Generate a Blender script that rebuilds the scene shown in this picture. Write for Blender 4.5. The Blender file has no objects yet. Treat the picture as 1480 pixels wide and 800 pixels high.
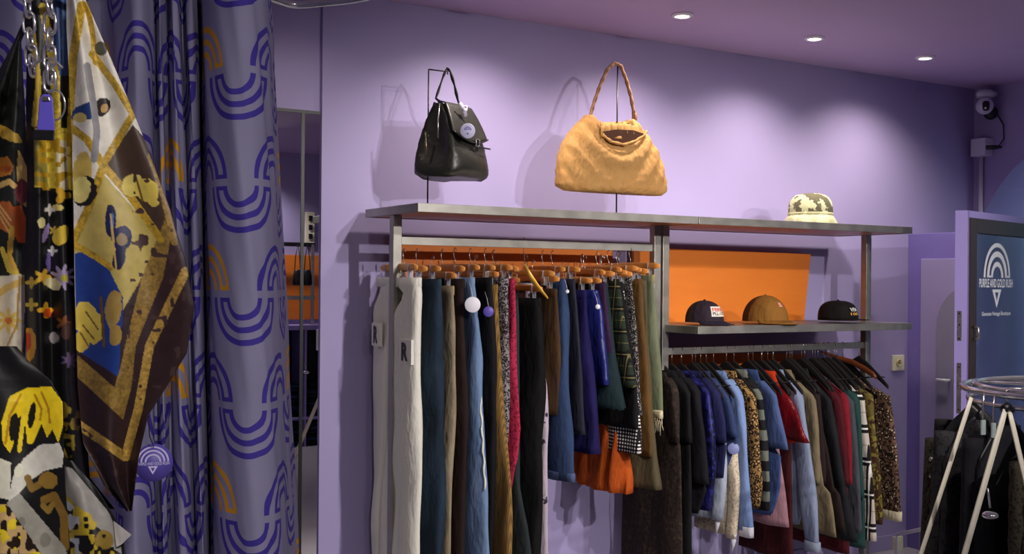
import bpy, math, random
import numpy as np
from mathutils import Vector, Matrix
R0 = random.Random(7)
C = bpy.context.scene.collection
PI = math.pi
# ------------------------------------------------------------------ camera frame (also used to measure the place)
F_PX, TH, ROLL, HY, EYE = 1600.3, 1.03, 0.0084, 407.6, 1.6
cT, sT = math.cos(TH), math.sin(TH)
def ray(x, y):
    dx, dy = x-740, y-HY
    u = (dx*math.cos(ROLL)+dy*math.sin(ROLL))/F_PX
    w = -(-dx*math.sin(ROLL)+dy*math.cos(ROLL))/F_PX
    return Vector((cT+u*sT, sT-u*cT, w))
def at(x, y, X=None, Y=None, Z=None, t=None):
    d = ray(x, y)
    if X is not None: t = X/d.x
    elif Y is not None: t = Y/d.y
    elif Z is not None: t = (Z-EYE)/d.z
    p = d*t
    return Vector((p.x, p.y, p.z+EYE))
DW = 4.5755           # main wall plane
CEIL = 2.864
YP, YF, YB = 4.263, 4.0, 4.5255

# ------------------------------------------------------------------ materials
def lin(c):
    out = []
    for v in c:
        v = v/255.0
        out.append(v/12.92 if v <= .04045 else ((v+.055)/1.055)**2.4)
    return (out[0], out[1], out[2], 1)
_m = {}
def newmat(name):
    m = bpy.data.materials.new(name); m.use_nodes = True
    nt = m.node_tree; b = nt.nodes['Principled BSDF']
    return m, nt, b
class NE:                                   # tiny expression builder for math nodes
    def __init__(s, nt, sock): s.nt, s.s = nt, sock
    def _op(s, op, o=None, c=None):
        n = s.nt.nodes.new('ShaderNodeMath'); n.operation = op
        s.nt.links.new(s.s, n.inputs[0])
        for i, v in ((1, o), (2, c)):
            if v is None: continue
            if isinstance(v, NE): s.nt.links.new(v.s, n.inputs[i])
            else: n.inputs[i].default_value = v
        return NE(s.nt, n.outputs[0])
    def __add__(s, o): return s._op('ADD', o)
    def __sub__(s, o): return s._op('SUBTRACT', o)
    def __mul__(s, o): return s._op('MULTIPLY', o)
    def __truediv__(s, o): return s._op('DIVIDE', o)
    def lt(s, o): return s._op('LESS_THAN', o)
    def gt(s, o): return s._op('GREATER_THAN', o)
    def mod(s, o): return s._op('FLOORED_MODULO', o)
    def floor(s): return s._op('FLOOR')
    def abs(s): return s._op('ABSOLUTE')
    def sqrt(s): return s._op('SQRT')
    def mx(s, o): return s._op('MAXIMUM', o)
    def mn(s, o): return s._op('MINIMUM', o)
    def sin(s): return s._op('SINE')
def mixc(nt, fac, a, b):
    n = nt.nodes.new('ShaderNodeMix'); n.data_type = 'RGBA'
    if isinstance(fac, NE): fac = fac.s
    if isinstance(fac, (int, float)): n.inputs[0].default_value = fac
    else: nt.links.new(fac, n.inputs[0])
    for i, v in ((6, a), (7, b)):
        if isinstance(v, tuple): n.inputs[i].default_value = v
        else: nt.links.new(v, n.inputs[i])
    return n.outputs[2]
def coords(nt, kind='Object', scale=(1,1,1)):
    tc = nt.nodes.new('ShaderNodeTexCoord'); mp = nt.nodes.new('ShaderNodeMapping')
    mp.inputs['Scale'].default_value = scale
    nt.links.new(tc.outputs[kind], mp.inputs[0]); return mp.outputs[0]
def noise(nt, vec, scale, detail=3, rough=.55):
    n = nt.nodes.new('ShaderNodeTexNoise'); n.inputs['Scale'].default_value = scale
    n.inputs['Detail'].default_value = detail; n.inputs['Roughness'].default_value = rough
    nt.links.new(vec, n.inputs['Vector']); return NE(nt, n.outputs['Fac'])
def voro(nt, vec, scale, feature='F1'):
    n = nt.nodes.new('ShaderNodeTexVoronoi'); n.inputs['Scale'].default_value = scale; n.feature = feature
    nt.links.new(vec, n.inputs['Vector']); return n
def bump(nt, b, h, strength=.2, dist=.01):
    n = nt.nodes.new('ShaderNodeBump'); n.inputs['Strength'].default_value = strength; n.inputs['Distance'].default_value = dist
    nt.links.new(h.s if isinstance(h, NE) else h, n.inputs['Height']); nt.links.new(n.outputs[0], b.inputs['Normal'])
def simple(name, col, rough=.5, metal=0, var=.06, vs=6, bmp=0, bs=60, spec=None, emit=None, sheen=0, lin_in=False):
    if name in _m: return _m[name]
    m, nt, b = newmat(name)
    c = col if lin_in else lin(col)
    v = coords(nt)
    if var:
        n = noise(nt, v, vs)
        d = tuple(x*(1-var*2) for x in c[:3])+(1,); e = tuple(min(1, x*(1+var*2)) for x in c[:3])+(1,)
        nt.links.new(mixc(nt, n, d, e), b.inputs['Base Color'])
    else: b.inputs['Base Color'].default_value = c
    b.inputs['Roughness'].default_value = rough; b.inputs['Metallic'].default_value = metal
    if spec is not None: b.inputs['Specular IOR Level'].default_value = spec
    if sheen: b.inputs['Sheen Weight'].default_value = sheen
    if bmp: bump(nt, b, noise(nt, v, bs), bmp, .004)
    if emit:
        b.inputs['Emission Color'].default_value = lin(emit[0]); b.inputs['Emission Strength'].default_value = emit[1]
    _m[name] = m; return m
def steel(name, col=(112,112,112), rough=.38):
    if name in _m: return _m[name]
    m, nt, b = newmat(name)
    n = noise(nt, coords(nt, scale=(1,1,1)), 14, 5)
    c = lin(col)
    nt.links.new(mixc(nt, n, tuple(x*.75 for x in c[:3])+(1,), tuple(min(1,x*1.3) for x in c[:3])+(1,)), b.inputs['Base Color'])
    r = n*.22+(rough-.1); nt.links.new(r.s, b.inputs['Roughness'])
    b.inputs['Metallic'].default_value = .85
    _m[name] = m; return m
def wood(name, col, dark, rough=.5, scale=(3,3,18), axis='Z'):
    if name in _m: return _m[name]
    m, nt, b = newmat(name)
    v = coords(nt, scale=scale); n = noise(nt, v, 2.5, 5, .6)
    nt.links.new(mixc(nt, n, lin(dark), lin(col)), b.inputs['Base Color'])
    b.inputs['Roughness'].default_value = rough; bump(nt, b, n, .05)
    _m[name] = m; return m
def cloth(name, col, col2=None, kind='plain', rough=.85, scale=1.0, sheen=.0, bmp=.35, col3=None):
    """Fabric: plain, denim, leopard, plaid, dots, floral, stripe, speck, cord, ombre. Object space: Y across, Z down."""
    if name in _m: return _m[name]
    m, nt, b = newmat(name)
    v = coords(nt); c = lin(col); c2 = lin(col2) if col2 else tuple(x*.6 for x in c[:3])+(1,)
    sx = nt.nodes.new('ShaderNodeSeparateXYZ'); nt.links.new(v, sx.inputs[0])
    X, Y, Z = (NE(nt, sx.outputs[i]) for i in range(3))
    n = noise(nt, v, 9, 4); fac = n
    out = None
    if kind == 'plain': out = mixc(nt, (n-.35)*1.6, tuple(x*.8 for x in c[:3])+(1,), c if not col2 else c2)
    elif kind == 'denim':
        st = noise(nt, coords(nt, scale=(90,90,8)), 2.5, 3)
        big = noise(nt, coords(nt, scale=(4,4,1.6)), 2, 2)
        f = (st*.6+big*1.1-.45)
        f = f.mx(0).mn(1); out = mixc(nt, f, c2, c)
    elif kind == 'leopard':
        vo = voro(nt, v, 55*scale); d = NE(nt, vo.outputs['Distance'])
        ring = d.gt(.28)*d.lt(.62)*noise(nt, v, 70*scale).gt(.42)
        base = mixc(nt, d.lt(.28), c, lin(col3) if col3 else c)
        out = mixc(nt, ring, base, c2)
    elif kind == 'speck':
        f = noise(nt, v, 90*scale, 2).gt(.56); out = mixc(nt, f, c, c2)
        if col3: out = mixc(nt, noise(nt, v, 45*scale, 2).gt(.6), out, lin(col3))
    elif kind == 'floral':
        vo = voro(nt, v, 16*scale); d = NE(nt, vo.outputs['Distance'])
        out = mixc(nt, noise(nt, v, 60, 2).gt(.5)*d.lt(.3), c, c2)
        if col3: out = mixc(nt, d.lt(.08), out, lin(col3))
    elif kind == 'print':
        w = noise(nt, v, 24*scale, 3, .6)
        out = mixc(nt, w.gt(.5), c, c2)
        if col3: out = mixc(nt, noise(nt, v, 34*scale, 2).gt(.58), out, lin(col3))
    elif kind == 'dots':
        a = (Y/.016).mod(1)-.5; bb = (Z/.016).mod(1)-.5
        out = mixc(nt, (a*a+bb*bb).lt(.09), c, c2)
    elif kind == 'stripe':
        out = mixc(nt, (Z/(.11*scale)).mod(1).gt(.5), c, c2)
    elif kind == 'plaid':
        def ln(q, p, o, w): return ((q/p+o).mod(1)-.5).abs().lt(w)
        P = .17*scale
        blk = ln(Z, P, 0, .05).mx(ln(Z, P, .16, .05)).mx(ln(Y, P, 0, .035)).mx(ln(Y, P, .13, .03))
        thin = ln(Z, P, .58, .012).mx(ln(Y, P, .55, .012))
        wht = ln(Z, P, .08, .025).mx(ln(Y, P, .065, .02))
        out = mixc(nt, thin, c, lin(col3) if col3 else c2); out = mixc(nt, blk, out, c2); out = mixc(nt, wht, out, lin((240,238,232)) if sum(col)>300 else lin(col3))
    elif kind == 'cord':
        out = mixc(nt, (Y*900).sin()*.5+.5, c2, c)
    elif kind == 'ombre':
        out = mixc(nt, ((Z*-1.0+col3[0])/col3[1]).mx(0).mn(1), c, c2)
    nt.links.new(out, b.inputs['Base Color'])
    b.inputs['Roughness'].default_value = rough
    b.inputs['Specular IOR Level'].default_value = .25
    if sheen: b.inputs['Sheen Weight'].default_value = sheen
    wv = noise(nt, coords(nt, scale=(1,1,.35)), 40, 4); cr_ = noise(nt, coords(nt, scale=(1,1,.45)), 11, 3, .6); bump(nt, b, wv*.22+cr_, min(1, bmp*1.6), .03)
    _m[name] = m; return m
def vcol(name, rough=.45, sheen=.1):
    if name in _m: return _m[name]
    m, nt, b = newmat(name)
    a = nt.nodes.new('ShaderNodeVertexColor'); a.layer_name = 'Dye'
    v = coords(nt); n = noise(nt, v, 120, 3)
    nt.links.new(mixc(nt, n*.22, a.outputs[0], (.02,.02,.02,1)), b.inputs['Base Color'])
    b.inputs['Roughness'].default_value = rough; b.inputs['Specular IOR Level'].default_value = .3
    bump(nt, b, noise(nt, v, 30, 3), .25, .006)
    _m[name] = m; return m

WALLC = (160,150,193)
M_wall = simple('lavender_paint', WALLC, .62, var=.025, vs=3, bmp=.06, bs=40)
M_ceil = simple('ceiling_lavender_paint', (190,166,204), .6, var=.02, vs=2, bmp=.04)
M_floor = simple('pale_floor', (176,172,178), .35, var=.06, vs=3)
M_steel = steel('brushed_steel', (158,156,148), .42)
M_chrome = steel('chrome', (215,215,215), .14)
M_ply = wood('orange_plywood', (236,134,40), (214,112,26), .5, (1.2,6,6))
M_hang = wood('hanger_wood', (232,164,88), (208,132,58), .4, (30,4,30))
M_dwood = wood('dark_hanger_wood', (130,66,34), (84,38,18), .4, (4,4,20))
M_black = simple('black_plastic', (16,16,18), .4, var=0)
M_velvet = simple('black_velvet_flocking', (20,13,14), .8, var=.1, sheen=.0)
M_wire = steel('wire', (170,165,158), .25)
M_white = simple('white_plastic', (222,220,226), .4, var=.01)
M_cream = simple('cream_plastic', (232,228,196), .45, var=.01)

# ------------------------------------------------------------------ mesh builder
class MB:
    def __init__(s): s.v, s.f, s.sm = [], [], []
    def add(s, vs, fs, smooth=False):
        o = len(s.v); s.v += [Vector(p) for p in vs]
        for f in fs: s.f.append(tuple(i+o for i in f)); s.sm.append(smooth)
        return s
    def box(s, a, b, bev=0):
        x0,y0,z0 = (min(a[i],b[i]) for i in range(3)); x1,y1,z1 = (max(a[i],b[i]) for i in range(3))
        vs = [(x0,y0,z0),(x1,y0,z0),(x1,y1,z0),(x0,y1,z0),(x0,y0,z1),(x1,y0,z1),(x1,y1,z1),(x0,y1,z1)]
        return s.add(vs, [(0,3,2,1),(4,5,6,7),(0,1,5,4),(1,2,6,5),(2,3,7,6),(3,0,4,7)])
    def tube(s, pts, r, n=8, closed=False, cap=True, flat=1.0, up=None):
        pts = [Vector(p) for p in pts]; m = len(pts); rr = r if isinstance(r, (list, tuple)) else [r]*m
        loops = []; prev = None
        for i, p in enumerate(pts):
            if closed: d = pts[(i+1)%m]-pts[i-1]
            else: d = pts[min(i+1,m-1)]-pts[max(i-1,0)]
            if d.length < 1e-9: d = Vector((0,0,1))
            d.normalize()
            ref = up if up is not None else (prev if prev is not None else (Vector((0,0,1)) if abs(d.z) < .9 else Vector((1,0,0))))
            a = ref - d*ref.dot(d)
            if a.length < 1e-6: a = d.orthogonal()
            a.normalize(); prev = a; b = d.cross(a)
            loops.append([p+(a*math.cos(2*PI*k/n)+b*math.sin(2*PI*k/n)*flat)*rr[i] for k in range(n)])
        return s.loft(loops, cap=cap and not closed, wrap=closed)
    def loft(s, loops, cap=True, wrap=False, smooth=True, closed=True):
        n = len(loops[0]); vs = [p for l in loops for p in l]; fs = []
        L = len(loops)
        for i in range(L if wrap else L-1):
            j = (i+1) % L
            for k in range(n if closed else n-1):
                q = (k+1) % n; fs.append((i*n+k, i*n+q, j*n+q, j*n+k))
        if cap and closed:
            fs.append(tuple(range(n))[::-1]); fs.append(tuple((L-1)*n+k for k in range(n)))
        return s.add(vs, fs, smooth)
    def lathe(s, prof, c=(0,0,0), n=32, axis=Vector((0,0,1)), sx=1, sy=1):
        q = Vector((0,0,1)).rotation_difference(Vector(axis).normalized())
        loops = [[Vector(c)+q@Vector((r*math.cos(2*PI*k/n)*sx, r*math.sin(2*PI*k/n)*sy, z)) for k in range(n)] for r, z in prof]
        return s.loft(loops)
    def prism(s, poly, off):                   # polygon of 3D points extruded by a vector
        n = len(poly); off = Vector(off); poly = [Vector(p) for p in poly]
        fs = [tuple(range(n)), tuple(range(2*n-1, n-1, -1))]+[(k, n+k, n+(k+1)%n, (k+1)%n) for k in range(n)]
        return s.add(poly+[p+off for p in poly], fs)
    def build(s, name, mat, parent=None, origin=None, bevel=0, props=None, sub=0):
        me = bpy.data.meshes.new(name)
        if parent is not None: o0 = Vector(parent['_o'])
        elif origin is not None: o0 = Vector(origin)
        else:
            xs = [p.x for p in s.v]; ys = [p.y for p in s.v]; zs = [p.z for p in s.v]
            o0 = Vector(((min(xs)+max(xs))/2, (min(ys)+max(ys))/2, min(zs)))
        me.from_pydata([tuple(p-o0) for p in s.v], [], s.f)
        me.polygons.foreach_set('use_smooth', s.sm)
        me.materials.append(mat); me.validate(); me.update()
        import bmesh
        bm = bmesh.new(); bm.from_mesh(me); bmesh.ops.recalc_face_normals(bm, faces=bm.faces); bm.to_mesh(me); bm.free()
        o = bpy.data.objects.new(name, me); C.objects.link(o); o['_o'] = tuple(o0)
        if parent is not None: o.parent = parent
        else: o.location = o0
        if bevel:
            md = o.modifiers.new('bevel', 'BEVEL'); md.width = bevel; md.segments = 2; md.limit_method = 'ANGLE'
        if sub:
            md = o.modifiers.new('sub', 'SUBSURF'); md.levels = md.render_levels = sub
        if props: tag(o, **props)
        return o
def tag(o, label=None, cat=None, group=None, kind=None):
    if label: o['label'] = label
    if cat: o['category'] = cat
    if group: o['group'] = group
    if kind: o['kind'] = kind
    return o
def thing(name, loc, label, cat, group=None):
    o = bpy.data.objects.new(name, None); o.empty_display_size = .05; C.objects.link(o)
    o.location = loc; o['_o'] = tuple(loc); return tag(o, label, cat, group)
def struct(name, mb, mat, parent=None, **k):
    o = mb.build(name, mat, parent, **k)
    if parent is None: o['kind'] = 'structure'
    return o
def text_mb(txt, width, height, M, depth=.001, bold=0):
    """Lettering as real geometry: width x height box centred on the matrix origin (X right, Y up)."""
    cu = bpy.data.curves.new('lettering', 'FONT'); cu.body = txt; cu.extrude = 0; cu.offset = bold; cu.resolution_u = 3
    ob = bpy.data.objects.new('lettering', cu); C.objects.link(ob)
    dg = bpy.context.evaluated_depsgraph_get(); me = bpy.data.meshes.new_from_object(ob.evaluated_get(dg))
    vs = [v.co.copy() for v in me.vertices]; fs = [tuple(p.vertices) for p in me.polygons]
    bpy.data.objects.remove(ob); bpy.data.curves.remove(cu); bpy.data.meshes.remove(me)
    x0 = min(v.x for v in vs); x1 = max(v.x for v in vs); y0 = min(v.y for v in vs); y1 = max(v.y for v in vs)
    mb = MB(); mb.add([M@Vector((((v.x-x0)/(x1-x0)-.5)*width, ((v.y-y0)/(y1-y0)-.5)*height, 0)) for v in vs], fs)
    return mb
def arc_band(M, r0, r1, a0, a1, n=28, sx=1):
    vs, fs = [], []
    for i in range(n+1):
        a = a0+(a1-a0)*i/n
        for r in (r0, r1): vs.append(M@Vector((r*math.cos(a)*sx, r*math.sin(a), 0)))
    for i in range(n): fs.append((2*i, 2*i+1, 2*i+3, 2*i+2))
    return vs, fs
def nz(*a):                                    # cheap smooth pseudo-noise
    s = 0
    for i, v in enumerate(a): s += v*(3.3+1.9*i)
    return math.sin(s)*.5+math.sin(s*1.73+1.3)*.3+math.sin(s*.61+2.1)*.2
def interp(pts, v):
    pts = sorted(pts)
    if v <= pts[0][0]: return pts[0][1]
    for (a, b), (c, d) in zip(pts, pts[1:]):
        if v <= c:
            q = (v-a)/(c-a+1e-12); return b+(d-b)*q
    return pts[-1][1]

# ================================================================== ROOM
X0, X1, Y0 = -1.3, 6.2, -1.4
XE = at(466, 100, Y=DW).x                       # where the wall steps back for the mirror
struct('floor', MB().box((X0-.1,Y0-.1,-.1), (8.2,DW+.1,0)), M_floor)
struct('ceiling', MB().box((X0-.1,Y0-.1,CEIL), (X1+.1,DW+.2,CEIL+.1)), M_ceil)
struct('wall_back', MB().box((XE,DW,0), (X1+.6,DW+.15,CEIL)), M_wall)
struct('wall_back_recess', MB().box((X0-.1,DW+.022,0), (XE,DW+.15,CEIL)), M_wall)
struct('wall_front', MB().box((X0-.1,Y0-.15,0), (X1+.1,Y0,CEIL)), M_wall)
struct('wall_left', MB().box((X0-.15,Y0-.1,0), (X0,DW+.1,CEIL)), M_wall)
struct('baseboard_back', MB().box((XE,DW-.015,0), (5.58,DW,.09)), M_wall, bevel=.003)
# right wall with arched way out
ya = at(1402, 420, X=X1).y; rad = 1.0; yc = ya-rad; zs = at(1402, 400, X=X1).z
pa = at(1426, 300, X=X1); hb_ = (pa.z-zs)/math.sqrt(1-((pa.y-yc)/rad)**2)
mb = MB().box((X1,ya,0), (X1+.5,DW+.1,CEIL)); mb.box((X1,Y0-.1,0), (X1+.5,yc-rad,CEIL))
N = 24
for i in range(N):
    a0, a1 = PI*i/N, PI*(i+1)/N
    p = [(yc+rad*math.cos(a0), min(CEIL-.02, zs+hb_*math.sin(a0))), (yc+rad*math.cos(a1), min(CEIL-.02, zs+hb_*math.sin(a1)))]
    mb.prism([(X1,p[0][0],p[0][1]),(X1,p[1][0],p[1][1]),(X1,p[1][0],CEIL),(X1,p[0][0],CEIL)], (.5,0,0))
struct('wall_right', mb, M_wall)
# low boxed-in vestibule side with a small arched door, left of the glass door
XV = at(1312, 420, Y=DW).x; yv = 4.1; zv = at(1312, 338, X=XV).z
M_vest = simple('vestibule_shaded_paint', (124,112,182), .6, var=.03, vs=4, bmp=.05)  # shade of the face turned from the lamps, put into the colour
struct('wall_vestibule', MB().box((XV,yv,0), (X1,DW,zv)), M_vest, bevel=.004)
ys = [at(x, 500, X=XV).y for x in (1333, 1357)]; zt = at(1335, 374, X=XV).z
mb = MB().box((XV-.02,yv+.002,0), (XV,ys[0],zt)); struct('trim_vestibule', mb, M_wall, bevel=.003)
dv = thing('door_1', (XV-.02, (yv+ys[1])/2, 0), None, None); dv['kind'] = 'structure'
M_grey = simple('grey_door_paint', (140,136,158), .5, var=.03)
pl = [(XV-.022, yv+.004, .02), (XV-.022, ys[1]-.01, .02)]
zt2 = at(1368, 412, X=XV).z
for i in range(9):
    a = PI/2*i/8; w_ = (ys[1]-.01-yv-.004); pl.append((XV-.022, yv+.004+w_*math.cos(a), zt2-.25+.25*math.sin(a)))
MB().prism(pl, (-.02,0,0)).build('door_panel', M_grey, dv, bevel=.003)
h = at(1369, 549, X=XV-.05); MB().tube([(h.x+.02,h.y-.01,h.z),(h.x-.02,h.y-.01,h.z),(h.x-.02,h.y+.06,h.z)], .008).build('door_handle', M_white, dv)
# facade seen through the glass
mfa, nt, b = newmat('street_facade'); v = coords(nt); sx = nt.nodes.new('ShaderNodeSeparateXYZ'); nt.links.new(v, sx.inputs[0])
yy = NE(nt, sx.outputs[1]); zz = NE(nt, sx.outputs[2])
f = (yy*13).sin()*.4+(yy*31+1).sin()*.2+.5
o_ = mixc(nt, f.mx(0).mn(1), lin((120,150,150)), lin((176,200,196)))
o_ = mixc(nt, noise(nt, coords(nt, scale=(1,1,5)), 3, 3)*.5, o_, lin((90,110,128)))
nt.links.new(o_, b.inputs['Base Color']); b.inputs['Roughness'].default_value = .8
struct('wall_street', MB().box((8.0,.2,0), (8.1,DW+1.2,3.4)), mfa)
struct('wall_street_side', MB().box((X1+.5,DW+.1,0), (8.05,DW+.2,3.4)), M_wall)
# small blank cover plate high on the wall
a = at(1325, 129, Y=DW); b_ = at(1340, 150, Y=DW)
MB().box((a.x,DW-.012,b_.z), (b_.x,DW,a.z)).build('wall_cover_plate', M_wall, bevel=.003, props=dict(label='small lavender painted cover plate high on the wall left of the camera', cat='cover plate'))

# ================================================================== DOWNLIGHTS
M_lamp = simple('lamp_glow', (255,250,240), .5, var=0, emit=((255,244,232), 14))
M_ring = simple('lamp_ring_white', (230,226,236), .3, var=0)
def downlight(x, y, power, tilt=(0,0), size=95, blend=.6, col=(1,.86,.76), label=None, group=None):
    dl = thing('downlight', (x,y,CEIL-.001), label or 'unseen recessed round downlight in the ceiling outside the picture', 'ceiling light', group or 'recessed downlights out over the shop floor')
    z = CEIL
    MB().lathe([(.034,z-.002),(.034,z-.012),(.046,z-.012),(.052,z-.004),(.052,z-.001)], (x,y,0), 32).build('trim_ring', M_ring, dl)
    MB().lathe([(.0005,z-.008),(.033,z-.008),(.033,z-.002)], (x,y,0), 28).build('lamp_lens', M_lamp, dl)
    if power:
        ld = bpy.data.lights.new('lamp', 'SPOT'); ld.energy = power; ld.color = col; ld.spot_size = math.radians(size); ld.spot_blend = blend
        ld.shadow_soft_size = .04
        lo = bpy.data.objects.new('lamp', ld); C.objects.link(lo); lo.parent = dl; lo.location = (0,0,-.03)
        lo.rotation_euler = (math.radians(tilt[0]), math.radians(tilt[1]), 0)
    return dl
LP = [at(986, 21, Z=CEIL), at(1177, 54, Z=CEIL), at(1337, 82, Z=CEIL)]
step = LP[1].x-LP[0].x; yl = LP[0].y
ROWA = 44
txt = ['recessed downlight glowing at the left of the three in the ceiling', 'recessed downlight glowing in the middle of the three in the ceiling', 'recessed downlight glowing at the right, nearest the white camera']
for i, p in enumerate(LP): downlight(p.x, p.y, ROWA, (14,0), 125, 1, label=txt[i], group='three downlights along the back wall')
downlight(LP[0].x-step, yl, ROWA, (14,0), 125, 1); downlight(LP[0].x-2*step, yl, ROWA*.16, (14,0), 125, 1)
for (x, y, e, tl, sz) in [(4.1,1.5,165,(55,0),70), (2.5,1.3,185,(55,0),74), (5.3,1.3,20,(30,0),70),
                      (2.9,-.7,400,(72,0),48), (4.4,-.7,290,(72,0),46), (1.4,-.4,40,(55,8),90), (.2,-.6,150,(52,0),80), (-.5,.5,60,(45,20),90), (3.4,-.95,60,(0,0),120)]:  # closing entries: unseen lamps added to brighten the scarves and the mirrored wall
    downlight(x, y, e, tl, sz, 1, col=(1,.93,.90))

# ================================================================== CLOTHES RACKS (steel frame, plywood underside)
M_under = wood('shelf_plywood', (214,140,66), (150,88,40), .35, (2,8,8))
ZT, TK, ZM = 1.9154, .0362, 1.3999
zr1 = at(700, 351, Y=YP).z; zr2 = at(1100, 503, Y=YP).z
def shelf(x0, x1, z, parent):
    r = .016
    mb = MB()
    mb.box((x0,YF,z-TK),(x1,YF+r,z)); mb.box((x0,YB-r,z-TK),(x1,YB,z))
    mb.box((x0,YF+r,z-TK),(x0+r,YB-r,z)); mb.box((x1-r,YF+r,z-TK),(x1,YB-r,z))
    f = mb.build('shelf_frame', M_steel, parent, bevel=.0015)
    MB().box((x0+r,YF+r,z-.002),(x1-r,YB-r,z-.0005)).build('shelf_sheet', M_steel, parent)
    MB().box((x0+r,YF+r,z-TK+.003),(x1-r,YB-r,z-.0035)).build('shelf_board', M_under, parent)
def rack(name, label, x0, x1, xa, xb, zr, mid):
    r = thing(name, ((x0+x1)/2, YP, 0), label, 'clothes rack', None)
    shelf(x0, x1, ZT, r)
    hw = .02
    for x in (xa, xb):
        MB().box((x-hw,YP-hw,.02),(x+hw,YP+hw,ZT-TK)).build('post', M_steel, r, bevel=.002)
        MB().box((x-hw,YF+.05,0),(x+hw,YB-.02,.03)).build('foot', M_steel, r, bevel=.002)
    MB().box((xa+hw,YP-.006,zr-.017),(xb-hw,YP+.006,zr+.017)).build('hanging_rail', M_steel, r, bevel=.001)
    for yy_ in (YF+.1, YB-.1):
        pass
    if mid: shelf(x0, x1, mid, r)
    return r
XS = 3.420
rack('clothes_rack', 'brushed steel clothes rack with a long rail of trousers and skirts', 1.9592, XS-.002, 1.985, 3.372, zr1, None)
rack('clothes_rack', 'brushed steel clothes rack with a cap shelf above a rail of shirts', XS+.002, 4.9138, 3.4245+.0, 4.855, zr2, ZM)

# plywood boards on the wall behind the racks
yb = DW-.06
def board(px, label):
    pts = [at(x, y, Y=yb) for x, y in px]
    MB().prism(pts, (0,.016,0)).build('plywood_board', M_ply, bevel=.001, props=dict(label=label, cat='board', group='orange boards behind the racks'))
board([(573,344),(886,356),(886,470),(573,470)], 'long orange plywood board behind the wooden clip hangers')
board([(916,357),(1172,367),(1162,466.5),(916,466)], 'orange plywood board on the wall behind the brown and olive caps')
board([(916,509),(1166,511),(1160,600),(916,600)], 'orange plywood board low behind the black shirt hangers')

# ================================================================== HANGERS
def clip_hanger_proto():
    """origin on the rail top; bar runs along Y"""
    r = thing('clip_hanger', (0,0,0), None, None)
    zb = -.085
    pts = [(0,-.21+.42*i/12, zb+ (.004*math.sin(PI*i/12))) for i in range(13)]
    loops = []
    for i, p in enumerate(pts):
        k = .55 if i in (0,12) else 1
        hx, hz = .0075*k, .0145*k
        loops.append([Vector((p[0]+hx*math.copysign(abs(math.cos(a))**.5, math.cos(a)), p[1], p[2]+hz*math.copysign(abs(math.sin(a))**.5, math.sin(a)))) for a in [2*PI*j/12+.26 for j in range(12)]])
    MB().loft(loops).build('bar', M_hang, r)
    hk = [(0,0,zb+.01),(0,0,-.036)]+[(0,.012-.012*math.cos(a)-.0,-.022+.026*math.sin(a)) for a in [PI*j/8*1.0 for j in range(1)]]
    hk = [(0,.0,zb+.01),(0,.0,-.05),(0,.010,-.036),(0,.0125,-.02),(0,.010,-.004),(0,0,.003),(0,-.010,-.003),(0,-.012,-.014)]
    MB().tube(hk, .0017, 6).build('hook', M_wire, r)
    for s in (-1, 1):
        mb = MB().box((-.010,s*.135-.012,zb-.052),(.010,s*.135+.012,zb-.012)); mb.box((-.012,s*.135-.004,zb-.02),(.012,s*.135+.004,zb+.016))
        mb.build('clip', M_chrome, r, bevel=.002)
    return r
def top_hanger_proto(mat, name='shirt_hanger', hwid=.205):
    r = thing(name, (0,0,0), None, None)
    pts = []
    n = 24
    loops = []
    for i in range(n+1):
        q = -1+2*i/n; y = q*hwid; z = -.104-.128*abs(q)**1.25
        hz = .030*(1-.6*abs(q)); hx = .0045
        loops.append([Vector((hx*math.cos(a), y, z+hz*math.sin(a))) for a in [2*PI*j/10 for j in range(10)]])
    MB().loft(loops).build('shoulder_arms', mat, r)
    if name == 'shirt_hanger': MB().tube([(0,-.18,-.18),(0,0,-.195),(0,.18,-.18)], .003, 6).build('cross_bar', mat, r)
    hk = [(0,0,-.08),(0,.0,-.035),(0,.010,-.028),(0,.0125,-.018),(0,.010,-.004),(0,0,.003),(0,-.010,-.003),(0,-.012,-.014)]
    MB().tube(hk, .0016, 6).build('hook', M_wire, r)
    return r
def dup(root, loc, rz=0, label=None, cat=None, group=None, tilt=0):
    r = root.copy(); C.objects.link(r); r.location = loc; r.rotation_euler = (tilt, 0, rz)
    if label: r['label'] = label
    if cat: r['category'] = cat
    if group: r['group'] = group
    for ch in list(root.children):
        c = ch.copy(); C.objects.link(c); c.parent = r
        for g in ch.children:
            d = g.copy(); C.objects.link(d); d.parent = c
    return r
P_clip = clip_hanger_proto(); P_top = top_hanger_proto(M_velvet)
used = {}
def hang(kind, X, z, label, dz=0, rz=0, tilt=0):
    pr = P_clip if kind == 'clip' else P_top
    grp = 'wooden clip hangers on the left rail' if kind == 'clip' else 'black hangers on the right rail'
    loc = (X, YP, z+.018)
    if kind not in used:
        used[kind] = 1; pr.location = loc; pr.rotation_euler = (tilt,0,rz); tag(pr, label, 'hanger', grp); return pr
    return dup(pr, loc, rz, label, 'hanger', grp, tilt)

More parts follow.
